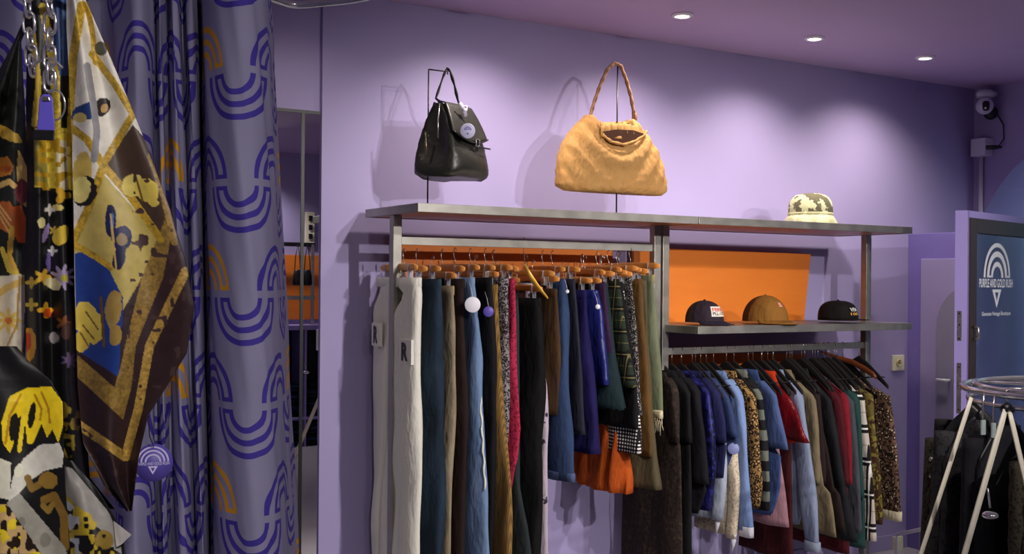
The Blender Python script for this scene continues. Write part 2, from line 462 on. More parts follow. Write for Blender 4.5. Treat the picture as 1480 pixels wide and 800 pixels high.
# ================================================================== GARMENTS
def sloop(xc, y0, y1, th, n=30, z=0, fold=0, ph=0, k=30, zf=0):
    """flat rounded loop around (xc, y0..y1), thickness th, with folds"""
    out = []; w = (y1-y0)/2; yc_ = (y0+y1)/2
    for j in range(n):
        a = 2*PI*j/n; cy = math.cos(a); sx_ = math.sin(a)
        y = yc_+w*math.copysign(abs(cy)**.75, cy)
        x = th/2*math.copysign(abs(sx_)**.8, sx_)
        x *= 1+.25*nz(y*3.1+ph, z*2.3)
        x += fold*math.sin(k*y+ph+1.3*math.sin(z*4+ph))+fold*.5*nz(y*4+ph*1.7, z*1.9)
        out.append(Vector((xc+x, y, z)))
    return out
GC = [0]
def garment(name, label, cat, group, edge, mat, ref=0, yref=4.06, kind='trousers', th=.035, fold=.006, slv=None, smat=None,
            band=None, hemc=None, wmax=None, hanger=True, hl=None, legsplit=.30, minw=.05, tags=(), xoff=0, cuff=None, k=30, jag=0, slw=.1, back=None, inner=None):
    """edge: picture points down the front edge, turned into a profile in the vertical plane X=const the garment hangs in"""
    GC[0] += 1; ph = GC[0]*1.37
    rx, ry = edge[ref]
    X = at(rx, ry, Y=yref).x+xoff
    pr = [at(x, y, X=X) for x, y in edge]
    prof = [(-p.z, p.y) for p in pr]
    zt, zb = pr[0].z, pr[-1].z
    root = thing(name, (X, YP, zb), label, cat, group)
    def yf(z): return interp(prof, -z)
    def ybk(z):
        d = YP-yf(z); d = min(max(d, minw), .238 if wmax is None else wmax)
        return YP+d
    n = max(10, int((zt-zb)/.03)); mb = MB()
    if kind == 'trousers':
        zc = zt-legsplit
        bk_ = [(-q.z, q.y) for q in (at(x, y, X=X) for x, y in back)] if back else None
        in1 = [(-q.z, q.y) for q in (at(x, y, X=X) for x, y in inner)] if inner else None
        for side in (0, 1):
            loops = []; m2 = max(12, int((zt-zb)/.03))
            for i in range(m2+1):
                q = i/m2; z = zt+(zb-zt)*q
                a = yf(z); b2 = min(interp(bk_, -z), DW-.075) if bk_ else ybk(z); md = (a+b2)/2
                g = .012*max(0, min(1, (zc-z)/.2)) if z < zc else -.008
                if in1 and z < zt-.05: 
                    md = interp(in1, -z); g = .004 if side == 0 else -.0
                    if side == 1: md = max(md, a+(b2-a)*.55)
                lo = (a, md-g) if side == 0 else (md+g, b2)
                f_ = fold*min(1, .25+q*2)
                loops.append(sloop(X-(.004 if side == 0 else -.004), lo[0], lo[1], th*(1+.5*min(1,q*4)-.3*q), 26, z, f_, ph+side*.4, k*.8))
            mb.loft(loops)
        mb.build('legs', mat, root)
    else:
        loops = []
        sl_end = slv[-1][1] if slv else None
        for i in range(n+1):
            z = zt+(zb-zt)*i/n; q = i/n
            a = yf(z)
            if slv: 
                ins = .035*min(1, q*6)
                a += ins if z > at(rx, sl_end, X=X).z else 0
            flare = 1+.9*q if kind == 'skirt' else 1+.3*q
            loops.append(sloop(X, a, max(ybk(z)-(.03*min(1,q*6) if slv else 0), a+minw), th*flare, 44, z, fold*(.3+1.1*q), ph, k))
        if jag:
            for j, p in enumerate(loops[-1]): p.z += jag*nz(j*.9+ph)
        mb.loft(loops); mb.build('body', mat, root)
        if slv:
            sp = [at(x, y, X=X-.012) for x, y in slv]; spf = [(-p.z, p.y) for p in sp]
            for side in (0, 1):
                sm_ = MB(); loops = []; z0, z1 = sp[0].z, sp[-1].z; m2 = max(8, int((z0-z1)/.03))
                for i in range(m2+1):
                    q = i/m2; z = z0+(z1-z0)*q; w = (slw+.03*(1-q) if q > .15 else slw*(.35+4.4*q))
                    a = interp(spf, -z)
                    if side: a2 = min(2*YP-a, DW-.075); lo = (a2-w, a2)
                    else: lo = (a, a+w)
                    loops.append(sloop(X-.012, lo[0], lo[1], .05-.012*q, 22, z, fold*.8, ph*2+side, k*1.2))
                sm_.loft(loops); so = sm_.build('sleeve', smat or mat, root)
                if cuff:
                    cl = []; 
                    for dz_, g_ in ((.0,.003),(-.03,.004),(-.05,.003)):
                        a = lo; cl.append(sloop(X-.012, lo[0]-g_, lo[1]+g_, .045, 22, z1+.02+dz_, 0, 0, k))
                    MB().loft(cl).build('cuff', cuff, so)
    if band is None and kind in ('trousers','skirt') and cat in ('trousers','skirt','jeans'): band = mat
    if band:
        loops = []
        for dz_, g_ in ((.004,.001),(0,.004),(-.034,.004),(-.037,.001)):
            z = zt+dz_; loops.append(sloop(X, yf(zt)-g_, ybk(zt)+g_, th+g_*2, 34, z, fold*.2, ph, k))
        MB().loft(loops).build('waistband', band, root)
    if hemc:
        loops = []
        for dz_, g_ in ((.035,.003),(.03,.005),(-.002,.004)):
            z = zb+dz_; loops.append(sloop(X-.006, yf(z)-g_, (yf(z)+ybk(z))/2-.004 if kind == 'trousers' else ybk(z)+g_, th*1.45, 30, z, fold, ph, k))
        ho = MB().loft(loops); 
        if jag:
            pass
        ho.build('hem', hemc, root)
    if hanger:
        if kind == 'trousers' or kind == 'skirt' or hanger == 'clip':
            if hanger != 'none':
                hz = zr1; bz = zt+.045
                # bar height follows the garment: lower clip -> longer drop
                hang('clip', X, min(hz+.004, bz+.085-.018), hl or ('wooden clip hanger holding the '+label.split(' hanging')[0].split(' with')[0].split(' between')[0]), rz=.12*nz(ph))
        else:
            hang('top', X, zr2, hl or ('black velvet hanger under the '+label.split(' hanging')[0].split(' with')[0].split(' between')[0]), rz=.05*nz(ph))
    root['_X'] = X
    for (tx, ty, tr, tm, tl) in tags:
        p = at(tx, ty, Y=yref-.03)
        p = p + (Vector((0,0,EYE))-p).normalized()*.03
        d = (Vector((0,0,EYE))-p).normalized()
        d = (d+Vector((0,0,.0))).normalized()
        tg = MB().lathe([(.0005,.0),(tr*.96,.0),(tr,.0012),(tr*.96,.0024),(.0005,.0024)], p, 30, d).build('swing_tag', tm, root)
        tg['label'] = tl
        MB().tube([p+Vector((0,0,tr*.9)), p+Vector((.005,.02,tr+.03)), p+Vector((.01,.05,tr+.06))], .0009, 5).build('tag_string', M_white, tg)
    return root, X

D = dict
den = lambda n, a, b: cloth(n, a, b, 'denim', .85)
M_wj = cloth('white_denim', (250,248,236), (232,230,216), 'plain'); M_wj2 = cloth('ivory_denim', (250,248,234), (232,229,212), 'plain')
M_tagw = simple('tag_white', (232,230,236), .5, var=0); M_tagp = simple('tag_purple', (92,78,170), .5, var=0)
g1 = 'trousers and skirts on the left rail'
T = lambda label, edge, mat, name='trousers', cat='trousers', **k: garment(name, label, cat, g1, edge, mat, **k)
# ---- left rail, from the near end
wjr = T('white distressed jeans with black gothic letters on both knees, outermost by the left post', [(607,402),(608,440),(608,520),(608,620),(608,720),(607,800),(606,900)], M_wj2, name='jeans', cat='jeans', band=M_wj, th=.045, fold=.008, ref=1, yref=4.05,
    back=[(553,398),(551,420),(534,470),(522,520),(520,570),(527,620),(518,720),(514,800),(510,900)], inner=[(588,402),(586,430),(574,452),(572,520),(566,620),(556,720),(549,800),(545,900)])
T('olive and beige snake print trousers seen between the two white legs', [(591,404),(593,440),(590,520),(584,640),(574,760),(570,880)], cloth('snake', (150,146,104), (92,84,48), 'speck', col3=(196,190,150)), ref=1, yref=4.20, xoff=.0)
T('dark teal blue jeans next to the white jeans', [(637,404),(637,450),(634,520),(637,600),(637,700),(637,800),(637,900)], den('teal_denim', (44,66,84), (20,30,42)), name='jeans', cat='jeans', band=den('teal_denim2', (52,74,90), (24,36,48)), th=.05, fold=.012, ref=1, yref=4.04)
T('taupe cotton trousers with a narrow seamed leg', [(655,414),(657,470),(657,560),(656,640),(654,700),(652,800),(650,900)], cloth('taupe', (146,132,108), (180,168,140), 'plain'), band=cloth('taupe2', (170,150,110)), ref=1, th=.03)
T('dark brown trousers between the taupe pair and light blue jeans', [(670,404),(671,470),(674,560),(673,660),(672,800),(671,900)], cloth('dkbrown', (46,30,26), (28,18,18)), ref=1)
T('light blue jeans with a pale frayed side seam', [(684,402),(690,450),(697,520),(698,600),(702,700),(705,800),(706,900)], den('light_denim', (132,156,190), (92,118,156)), name='jeans', cat='jeans', band=den('light_denim2', (150,172,200), (110,130,165)), ref=1, th=.04, tags=[(683,440,.033,M_tagw,'round white swing tag')])
lj = [o for o in C.objects if o.get('label', '').startswith('light blue jeans')][0]
mb = MB(); Xl = lj['_X']
mb.tube([at(x, y, X=Xl)+Vector((-.008+.003*math.sin(y),.012,0)) for x, y in [(697+(i*.42), 540+i*8) for i in range(22)]], [.0035+.002*abs(math.sin(i*2.1)) for i in range(22)], 6)
mb.build('frayed_seam', M_wj, lj)
T('black trousers behind the light blue jeans', [(710,402),(713,450),(716,520),(716,640),(714,800),(712,900)], cloth('black1', (24,22,26), (12,12,14)), ref=1, tags=[(706,450,.022,M_tagp,'round purple swing tag')])
T('mustard brown corduroy trousers with a flared leg', [(718,412),(721,480),(724,560),(730,630),(738,700),(742,800),(743,900)], cloth('mustard', (150,116,62), (106,80,40), 'cord'), name='trousers', ref=1, th=.035)
T('grey leopard print trousers left of the red lace pair', [(733,402),(735,470),(734,540),(733,640),(730,760),(728,860)], cloth('leo_grey', (142,138,140), (40,36,40), 'leopard', scale=1.4), ref=1)
T('crimson red lace trousers', [(744,404),(747,470),(748,540),(751,620),(746,680),(740,730)], cloth('crimson', (180,44,76), (130,22,52), 'speck'), ref=1, th=.03)
T('dark slate trousers whose hem shows under the red pair', [(748,420),(750,600),(752,700),(762,760),(768,820),(770,900)], cloth('slate', (48,56,58), (30,36,38)), ref=1)
T('wide black velvet trousers in the middle of the rail', [(780,432),(783,500),(784,560),(780,640),(778,760),(776,900)], cloth('black2', (14,13,15), (8,8,10)), ref=1, th=.05, fold=.012)
T('pale mauve trousers with small flower sprigs', [(770,410),(772,480),(782,512),(789,560),(792,620),(792,700),(792,800),(792,900)], cloth('mauve_floral', (184,170,182), (60,50,62), 'floral', scale=.9), ref=4, yref=4.07, th=.03, hl='wooden clip hanger holding the pale mauve trousers')
T('brown suede skirt with a pale hem line at its waist', [(804,418),(806,450),(808,520),(806,560),(804,600)], cloth('brownsuede', (84,60,36), (60,40,24)), name='skirt', cat='skirt', kind='skirt', ref=1)
T('mid blue cropped jeans with a frayed hem', [(816,404),(820,450),(823,520),(825,600),(828,696)], den('mid_denim', (62,84,124), (34,48,78)), name='jeans', cat='jeans', ref=1, th=.05, hemc=den('mid_denim2', (92,112,146), (60,76,110)), fold=.01, tags=[(820,421,.008,M_tagw,'small white oval tag')])
T('charcoal denim skirt with a pale side stripe', [(830,404),(834,450),(839,520),(842,545),(845,606),(846,628)], den('char_denim', (48,50,62), (28,28,38)), name='skirt', cat='skirt', kind='skirt', ref=1)
T('long midnight blue skirt below the satin one', [(846,420),(850,500),(858,560),(862,600),(864,656)], cloth('midnight', (30,22,86), (16,12,50)), name='skirt', cat='skirt', kind='skirt', ref=1, th=.06)
T('royal blue satin skirt with a shiny hem', [(862,420),(868,450),(874,500),(880,545),(882,556)], cloth('satin_blue', (40,48,128), (20,22,70), 'plain', rough=.35), name='skirt', cat='skirt', kind='skirt', ref=1, th=.05, fold=.012, tags=[(864,443,.011,M_tagw,'white swing tag on the satin skirt')])
T('dark plum skirt tucked behind the satin skirt', [(874,408),(878,450),(884,500),(886,540),(888,560)], cloth('plum', (60,34,70), (40,20,50)), name='skirt', cat='skirt', kind='skirt', ref=1)
T('dark teal wrap skirt with a slanting hem', [(876,410),(882,460),(890,520),(897,570),(900,592)], cloth('dkteal', (28,50,54), (14,24,28)), name='skirt', cat='skirt', kind='skirt', ref=1, th=.06, jag=.01)
T('rust orange pleated skirt hanging lowest in its group', [(862,410),(872,500),(893,590),(903,640),(908,714)], cloth('rust', (206,92,26), (150,58,12), 'plain'), name='skirt', cat='skirt', kind='skirt', ref=4, yref=4.05, th=.05, fold=.012, k=75)
T('black and green tartan skirt with a gold chain waist', [(893,404),(900,450),(908,500),(917,545),(921,560)], cloth('tartan', (34,44,32), (12,14,12), 'plaid', col3=(110,100,60), scale=.6), name='skirt', cat='skirt', kind='skirt', ref=1, th=.05)
T('black skirt showing below the tartan skirt', [(898,408),(906,460),(914,520),(921,570),(923,620)], cloth('black3', (16,15,18), (8,8,10)), name='skirt', cat='skirt', kind='skirt', ref=1, th=.04)
T('black and white polka dot skirt', [(900,410),(908,480),(918,560),(923,620),(925,656)], cloth('dots', (24,22,24), (225,222,218), 'dots'), name='skirt', cat='skirt', kind='skirt', ref=1, wmax=.03)
T('black skirt with white lace trim down its edge', [(912,402),(917,450),(923,520),(926,560),(929,600)], cloth('lace', (34,32,34), (150,146,140), 'speck', scale=1.6), name='skirt', cat='skirt', kind='skirt', ref=1)
T('brown suede trousers with an ochre waist', [(928,404),(930,450),(934,520),(940,600),(942,660)], cloth('ochresuede', (112,78,34), (72,56,36), 'plain'), ref=1)
T('olive brown flared trousers reaching down beside the centre post', [(932,406),(934,450),(938,540),(941,600),(946,660),(953,708)], cloth('olivebrown', (94,84,60), (66,58,40)), name='trousers', ref=1, kind='skirt', th=.05, fold=.01)
T('sage green cropped jeans with a fringed hem', [(945,398),(949,450),(954,520),(956,570),(957,604)], den('sage', (124,130,102), (88,94,70)), name='jeans', cat='jeans', band=cloth('sageband', (170,150,90)), ref=1, th=.04, hemc=cloth('sagefr', (216,206,170), (180,170,130), 'speck'))

# white fringe tassels on the sage jeans' hem
X_ = at(956, 604, Y=4.06).x
mbf = MB()
for i in range(12):
    p = at(938+1.7*i, 606+nz(i)*3, X=X_); mbf.tube([p, p+Vector((nz(i*1.3)*.004,0,-.03)), p+Vector((nz(i*2.3)*.008,nz(i)*.008,-.05-.02*abs(nz(i*3.1))))], .002, 5)
# fringe belongs to the jeans
rt_s = [o for o in C.objects if o.get('label', '').startswith('sage green')][0]
mbf.build('fringe', cloth('sagefr', (216,206,170)), rt_s)

# gothic patches on the white jeans
def patch(px, py, w, h, root, Xp, txt):
    p = at(px, py, X=Xp)
    z = Vector((0,0,1)); n = Vector((-1,0,0)); xr = Vector((0,-1,0))
    M = Matrix.Translation(p)@Matrix(((0,0,-1,0),(-1,0,0,0),(0,1,0,0),(0,0,0,1)))
    q = MB(); q.add([M@Vector((a*w/2, b*h/2, .0)) for a, b in ((-1,-1),(1,-1),(1,1),(-1,1))]+[M@Vector((a*w/2, b*h/2, -.012)) for a, b in ((-1,-1),(1,-1),(1,1),(-1,1))], [(0,1,2,3),(0,1,5,4),(1,2,6,5),(2,3,7,6),(3,0,4,7)])
    pt = q.build('patch', M_wj, root)
    text_mb(txt, w*.5, h*.75, M@Matrix.Translation((0,0,.002)), bold=.04).build('letter', M_black, pt)
patch(585, 508, .12, .10, wjr[0], wjr[1]-.039, 'R')
patch(543, 483, .085, .10, wjr[0], wjr[1]-.040, 'R')

# hanger-like yellow wood hanger turned outwards
p0, p1, p2 = at(760, 388, Y=4.02), at(768, 402, Y=3.97), at(792, 431, Y=3.90)
yh = thing('shaped_hanger', tuple(at(757,352,Y=YP)), 'yellow wooden shaped hanger turned out from the trousers rail', 'hanger')
M_yw = wood('yellow_hanger_wood', (236,190,80), (210,150,50), .35, (10,10,10))
MB().tube([at(762,380,Y=4.14), at(758,386,Y=4.06), p0, p1, at(779,416,Y=3.93), p2], [.006,.010,.015,.016,.011,.005], 10, flat=.5).build('shoulder_arm', M_yw, yh)
MB().tube([at(757,346,Y=YP-.012), at(757,343,Y=YP), at(757,352,Y=YP+.012), at(757,366,Y=YP), at(759,382,Y=4.12)], .0018, 6).build('hook', M_wire, yh)

# long dark lace dress just right of the centre posts + dark trouser below
g2 = 'shirts and jackets on the right rail'
def S(label, edge, mat, name='shirt', cat='shirt', **k):
    k.setdefault('kind', 'top'); k.setdefault('ref', 2); k.setdefault('yref', 4.06); k.setdefault('th', .04)
    return garment(name, label, cat, g2, edge, mat, **k)
def sl(edge, a, b): return [p for p in edge if a <= p[1] <= b]
e = [(961,538),(966,546),(978,562),(982,640),(984,720),(985,830)]
S('dark brown lace dress right beside the centre posts', e, cloth('darklace', (44,34,28), (24,18,16), 'speck', col3=(62,48,38)), name='dress', cat='dress', slv=sl(e,546,645), slw=.08)
e = [(974,536),(981,546),(996,566),(998,640),(1000,720),(1000,830)]
S('long black dress next to the brown lace one', e, cloth('black4', (16,15,18), (9,9,11)), name='dress', cat='dress', slv=sl(e,546,640))
e = [(986,536),(993,546),(1010,565),(1018,620),(1022,700),(1006,742)]
S('black shirt beside the blue velvet top', e, cloth('black5', (22,20,26), (12,12,16)), slv=sl(e,546,700))
e = [(1000,536),(1007,546),(1024,567),(1032,620),(1034,680),(1010,740)]
S('deep blue crushed velvet top with long sleeves', e, cloth('bluevelvet', (26,26,84), (14,14,48), 'print', rough=.5, col3=(36,38,110)), slv=[(1007,546),(1024,567),(1032,620),(1034,680),(1026,738)], cuff=None)
e = [(1014,536),(1020,546),(1040,567),(1047,610),(1048,640),(1044,690)]
S('navy jacket next to the velvet top', e, cloth('navy', (34,36,82), (20,20,50)), name='jacket', cat='jacket', slv=sl(e,546,640))
e = [(1026,536),(1032,546),(1052,574),(1062,608),(1067,632)]
S('dark blue denim shirt with short sleeves fading to pale blue', e+[(1050,680)], den('navyden', (66,86,130), (24,28,66)), slv=e[1:], slw=.13)
e = [(1026,560),(1036,600),(1044,640),(1046,700),(1044,742),(1040,752)]
S('pale blue grey cardigan with a knotted white tie', e, cloth('palegrey', (176,186,202), (150,160,182)), name='cardigan', cat='cardigan', ref=2, slv=[(1036,600),(1045,640),(1046,700),(1042,752)], slw=.05, fold=.012, wmax=.12)
e = [(1048,536),(1056,548),(1071,572),(1078,620),(1082,700),(1086,765)]
M_pinkden = cloth('pinkdenim', (186,146,168), (112,134,182), 'ombre', col3=(-.62,.20))
S('light blue denim jacket with pink shoulders and white cuffs', [(1048,536),(1056,548),(1071,572),(1076,640),(1076,700),(1070,752)], den('paleden', (128,150,196), (98,120,170)), name='jacket', cat='jacket', slv=[(1056,548),(1071,572),(1078,620),(1083,700),(1087,768)], smat=den('paleden2', (132,154,196), (104,128,176)), cuff=cloth('whitecuff', (224,224,232)), slw=.085, tags=[(1060,648,.028,simple('tag_grey',(120,128,176),.5,var=0),'round pale violet swing tag')])
e = [(1052,600),(1060,640),(1066,700),(1064,742),(1061,774)]
S('cream lace top hanging low with tied ends', e, cloth('creamlace', (206,192,168), (170,154,130), 'speck'), ref=1, slv=[(1060,640),(1067,700),(1065,742),(1062,778)], slw=.05, wmax=.1)
e = [(1064,536),(1070,548),(1090,574),(1097,620),(1100,700),(1096,735)]
S('brown animal print shirt with a fur collar', e, cloth('leobrown', (150,116,66), (44,30,20), 'leopard', col3=(190,150,96)), slv=e[1:], slw=.09)
e = [(1078,534),(1086,548),(1101,572),(1108,640),(1112,700),(1110,738)]
S('black and grey broad striped shirt', e, cloth('bwstripe', (22,22,24), (104,108,98), 'stripe', scale=.9), slv=e[1:])
e = [(1096,534),(1104,550),(1122,570),(1132,620),(1138,650)]
S('blue denim shirt with mauve shoulders and short sleeves', [(1096,534),(1104,550),(1122,570),(1128,640),(1126,700),(1118,745)], den('blueden', (74,96,148), (50,66,110)), slv=e[1:], slw=.14, smat=den('blueden2', (84,104,152), (60,74,116)))
e = [(1100,560),(1112,590),(1124,640),(1132,700),(1138,762)]
S('dusty pink trousers hanging below the denim shirt', e, cloth('dustypink', (170,128,138), (140,100,112)), name='trousers', cat='trousers', ref=2, yref=4.08, th=.06)
e = [(1112,534),(1120,550),(1142,574),(1158,612),(1170,640)]
S('glossy dark red blouse with short sleeves', [(1112,534),(1120,550),(1142,574),(1147,610),(1147,640)], cloth('redsatin', (128,20,26), (70,8,14), 'plain', rough=.3), name='blouse', cat='blouse', slv=e[1:], slw=.15, fold=.012)
S('maroon dress reaching lowest beneath the glossy red blouse', [(1116,536),(1122,550),(1138,580),(1143,640),(1146,740),(1148,810)], cloth('maroon', (74,20,26), (48,10,16)), name='dress', cat='dress', ref=2, yref=4.12)
S('orange red top showing inside the dark red blouse', [(1120,536),(1126,550),(1140,576),(1146,600),(1150,640)], cloth('orangered', (232,70,26), (200,50,20)), name='top', cat='top', ref=2, yref=4.065)
e = [(1132,534),(1140,550),(1158,572),(1170,640),(1178,720),(1184,790)]
S('pale grey blue denim jacket with buttoned cuffs', [(1132,534),(1140,550),(1158,572),(1168,640),(1170,720),(1160,760)], den('greyden', (150,160,184), (112,124,152)), name='jacket', cat='jacket', slv=e[1:], slw=.09, cuff=den('greyden2', (160,170,190), (130,140,160)))
e = [(1144,534),(1152,550),(1178,574),(1188,640),(1198,710),(1210,776)]
S('beige brown coat with a flared hem', e, cloth('beigecoat', (140,126,98), (104,92,68)), name='coat', cat='coat', slv=[(1152,550),(1177,574),(1182,620),(1184,700)], slw=.08)
e = [(1160,532),(1166,550),(1186,572),(1200,640),(1214,710),(1224,770)]
S('very dark brown coat right of the beige one', e, cloth('dkbrown2', (44,32,30), (28,20,20)), name='coat', cat='coat', slv=[(1166,550),(1185,572),(1190,620),(1194,700)])
e = [(1168,532),(1176,550),(1200,578),(1212,640),(1224,710),(1238,784)]
S('black wool coat with small sleeve buttons', e, cloth('blackcoat', (32,34,38), (18,18,22)), name='coat', cat='coat', slv=e[1:], slw=.11)
e = [(1182,532),(1190,550),(1216,576),(1222,640),(1226,700),(1228,800)]
S('burgundy dress whose hem shows under the black coat', e, cloth('burg', (92,24,34), (60,14,22)), name='dress', cat='dress', slv=sl(e,550,700))
e = [(1188,532),(1196,550),(1224,572),(1230,640),(1232,700)]
S('bright crimson shirt between burgundy and teal', e, cloth('red2', (148,32,48), (104,18,32)), slv=e[1:])
e = [(1194,532),(1202,552),(1232,578),(1238,640),(1243,720),(1245,770)]
S('slate grey jacket left of the green one', e, cloth('slate2', (84,88,96), (58,62,70)), name='jacket', cat='jacket', slv=e[1:])
e = [(1204,532),(1212,550),(1240,574),(1246,640),(1249,720),(1250,792)]
S('bottle green cotton dress', e, cloth('bgreen', (46,84,78), (28,56,54)), name='dress', cat='dress', slv=e[1:5])
e = [(1212,532),(1222,550),(1248,574),(1255,640),(1262,710),(1266,782)]
S('cream shirt with black tartan check', e, cloth('tartan_cream', (206,196,184), (26,24,26), 'plaid', col3=(150,130,120)), slv=e[1:], slw=.10)
e = [(1224,534),(1232,552),(1260,572),(1268,640),(1272,700),(1274,758)]
S('olive and brown camouflage print shirt', e, cloth('camo', (104,92,44), (66,44,26), 'print', col3=(132,122,52)), slv=e[1:])
S('brown animal print blouse outermost at the right end', [(1238,534),(1248,552),(1284,572),(1292,640),(1296,700),(1298,752)], cloth('paisley', (120,92,72), (44,30,24), 'leopard', scale=.9, col3=(196,176,146)), name='blouse', cat='blouse', slv=[(1248,552),(1286,572),(1295,640),(1300,700),(1302,745)], slw=.12, cuff=cloth('creamcuff', (226,216,180)), th=.05)
# a few more black hangers bunched together at the right
for x in (1118, 1142, 1163, 1178, 1196):
    hang('top', at(x, 503, Y=YP).x, zr2, 'black velvet hanger bunched in the middle of the shirts rail')
# tie knots of the two low tops
for (x, y, who) in ((1037,760,'pale blue grey cardigan'), (1060,786,'cream lace top')):
    r_ = [o for o in C.objects if o.get('label', '').startswith(who)][0]; Xg = r_['_X']
    p = at(x, y-6, X=Xg-.01)
    MB().tube([p+Vector((0,-.012,.03)), p+Vector((0,.006,.012)), p, p+Vector((0,.004,-.03)), p+Vector((0,.012,-.055))], [.008,.012,.014,.008,.006], 8).build('tie', cloth('whitecuff', (224,224,232)), r_)
# turned brown wooden hanger at the right end
yh = thing('broad_hanger', tuple(at(1205,503,Y=YP)), 'broad dark wooden hanger turned sideways at the right end of the rail', 'hanger')
loops = []
for i, (x, y, Yq, r_) in enumerate(((1188,508,4.33,.007),(1198,512,4.30,.012),(1212,517,YP,.016),(1232,523,4.18,.020),(1250,533,4.10,.022),(1262,541,4.05,.020),(1266,545,4.03,.012))):
    p = at(x, y, Y=Yq); loops.append([p+Vector((.008*math.cos(a), 0, r_*.8*math.sin(a))) for a in [2*PI*j/12 for j in range(12)]])
MB().loft(loops).build('shoulder_arms', M_dwood, yh)
MB().tube([at(1208,499,Y=YP-.014), at(1208,495,Y=YP), at(1208,500,Y=YP+.014), at(1209,508,Y=YP+.004), at(1210,516,Y=YP)], .002, 6).build('hook', M_wire, yh)

# ================================================================== BAGS ON THE TOP SHELF
M_bagblack = simple('black_leather', (40,40,34), .38, var=.15, vs=14, bmp=.35, bs=45)
M_bagblack2 = simple('black_leather_dark', (24,23,22), .42, var=.1, vs=14, bmp=.35, bs=45)
M_tan = cloth('tan_suede', (204,158,96), (178,128,72), 'plain', bmp=.6)
M_tand = cloth('tan_suede_lining', (150,92,44), (120,70,34), 'plain')
M_brhandle = cloth('brown_handle', (112,76,56), (170,130,96), 'cord')
def stand(px, ytop, Yq, hookx, label):
    b0 = at(px, 290, Y=Yq); x_ = b0.x; r = thing('bag_stand', (x_, Yq, ZT), label, 'display stand', 'wire bag stands on the top shelf')
    zt_ = at(px, ytop, Y=Yq).z
    MB().lathe([(.0005,ZT+.004),(.055,ZT+.004),(.057,ZT+.002),(.055,ZT),(.0005,ZT)], (x_,Yq,0), 28).build('base', M_black, r)
    MB().tube([(x_,Yq,ZT+.003),(x_,Yq,zt_)], .0035, 8).build('rod', M_black, r)
    h1 = at(hookx, ytop, Y=Yq)
    MB().tube([(x_,Yq,zt_),(x_+(h1.x-x_)*.9,Yq,zt_),(h1.x,Yq,zt_),(h1.x,Yq,zt_-.012)], .003, 8).build('hook', M_black, r)
    return x_
YG = 4.22
stand(618, 100, YG, 647, 'thin black wire stand holding up the black leather bag')
stand(891, 96, YG, 893, 'thin black wire stand holding up the tan bag')
# --- black satchel: box of leather, long side along the wall, seen from its left end
zb = at(650, 255, Y=YG-.08).z; zt_ = at(640, 152, Y=YG).z
bxc = at(653, 250, Y=YG).x; xl, xr = bxc-.15, bxc+.15; BA = math.radians(25)
def ir(p): q = Matrix.Rotation(-BA, 3, 'Z')@(Vector(p)-Vector((bxc,YG,0))); return q+Vector((bxc,YG,0))
bag = thing('handbag', (bxc, YG, zb), 'black leather satchel with buckled flap hanging from a wire stand', 'handbag', 'handbags above the top shelf')
H = zt_-zb
def bagloop(q, n=40, dx=0):
    # q 0 bottom..1 top
    hw = (xr-xl)/2*(1-.10*q-.26*q*q); hd = .112*(1-.12*q-.70*q**2.2)+.010
    if q < .12: k = math.sqrt(max(0, 1-(1-q/.12)**2)); hw *= .86+.14*k; hd *= .8+.2*k
    z = zb+H*q; xc = (xl+xr)/2-.01*q+dx
    out = []
    for j in range(n):
        a = 2*PI*j/n; c_, s_ = math.cos(a), math.sin(a)
        x = hw*math.copysign(abs(c_)**.35, c_); y = hd*math.copysign(abs(s_)**.5, s_)
        if s_ < 0: y -= .008*math.sin(q*9)*max(0, math.sin(a*3))
        dent = .035*q*(1-q)*4*max(0, -c_)**8 * (1 if q > .3 else q/.3)
        out.append(Vector((xc+x+dent+.004*nz(a*3, q*8), YG+y, z+.006*math.sin(3*a))))
    return out
MB().loft([bagloop(i/22) for i in range(23)]).build('body', M_bagblack, bag)
# flap falling over the front
fl = []
for i in range(13):
    q = i/12; row = []
    for j in range(17):
        s_ = j/16; qq = 1.0-(.42+.10*math.sin(PI*s_)+.04*s_)*q
        hd = .115*(1-.15*qq-.72*qq**2.2)+.010+.010
        hw = (xr-xl)/2*(1-.10*qq-.26*qq*qq)*.93
        row.append(Vector(((xl+xr)/2-.01*qq+hw*(2*s_-1), YG-hd-(.0 if q else -.02), zb+H*qq+.004+.006*(1-q))))
    fl.append(row)
mb = MB(); mb.loft(fl, closed=False); fo = mb.build('flap', M_bagblack, bag); md = fo.modifiers.new('s', 'SOLIDIFY'); md.thickness = .005
mb = MB(); mb.tube([p+Vector((0,-.003,.0)) for p in fl[-1]], .0035, 6); mb.build('flap_edge', M_bagblack2, bag)
# zipper, gusset pull, front strap and buckle
pz = [at(x, y, Y=YG-.03) for x, y in ((626,150),(632,178),(641,205),(652,224))]
xg = xl-.004
MB().tube([Vector((xl+.035,YG-.02,zb+H*.98)), Vector((xl+.012,YG-.03,zb+H*.75)), Vector((xl+.0,YG-.04,zb+H*.5))], .003, 6).build('zipper', M_wire, bag)
p = Vector((xl-.006, YG+.02, zb+H*.50))
MB().tube([p+Vector((0,0,.03)), p, p-Vector((0,.0,.02)), p-Vector((0,.006,.07))], [.006,.004,.007,.006], 8).build('zip_pull', simple('old_brass', (120,110,90), .35, metal=.8), bag)
p = Vector((bxc+.02,YG-.118,zb+H*.47))
mb = MB(); mb.box(p+Vector((-.010,-.002,-.03)), p+Vector((.010,.002,.02))); mb.build('strap', M_bagblack2, bag, bevel=.002)
mb = MB(); mb.tube([p+Vector((-.013,-.005,-.01)), p+Vector((.013,-.005,-.01)), p+Vector((.013,-.005,.016)), p+Vector((-.013,-.005,.016))], .0022, 6, closed=True); mb.build('buckle', M_chrome, bag)
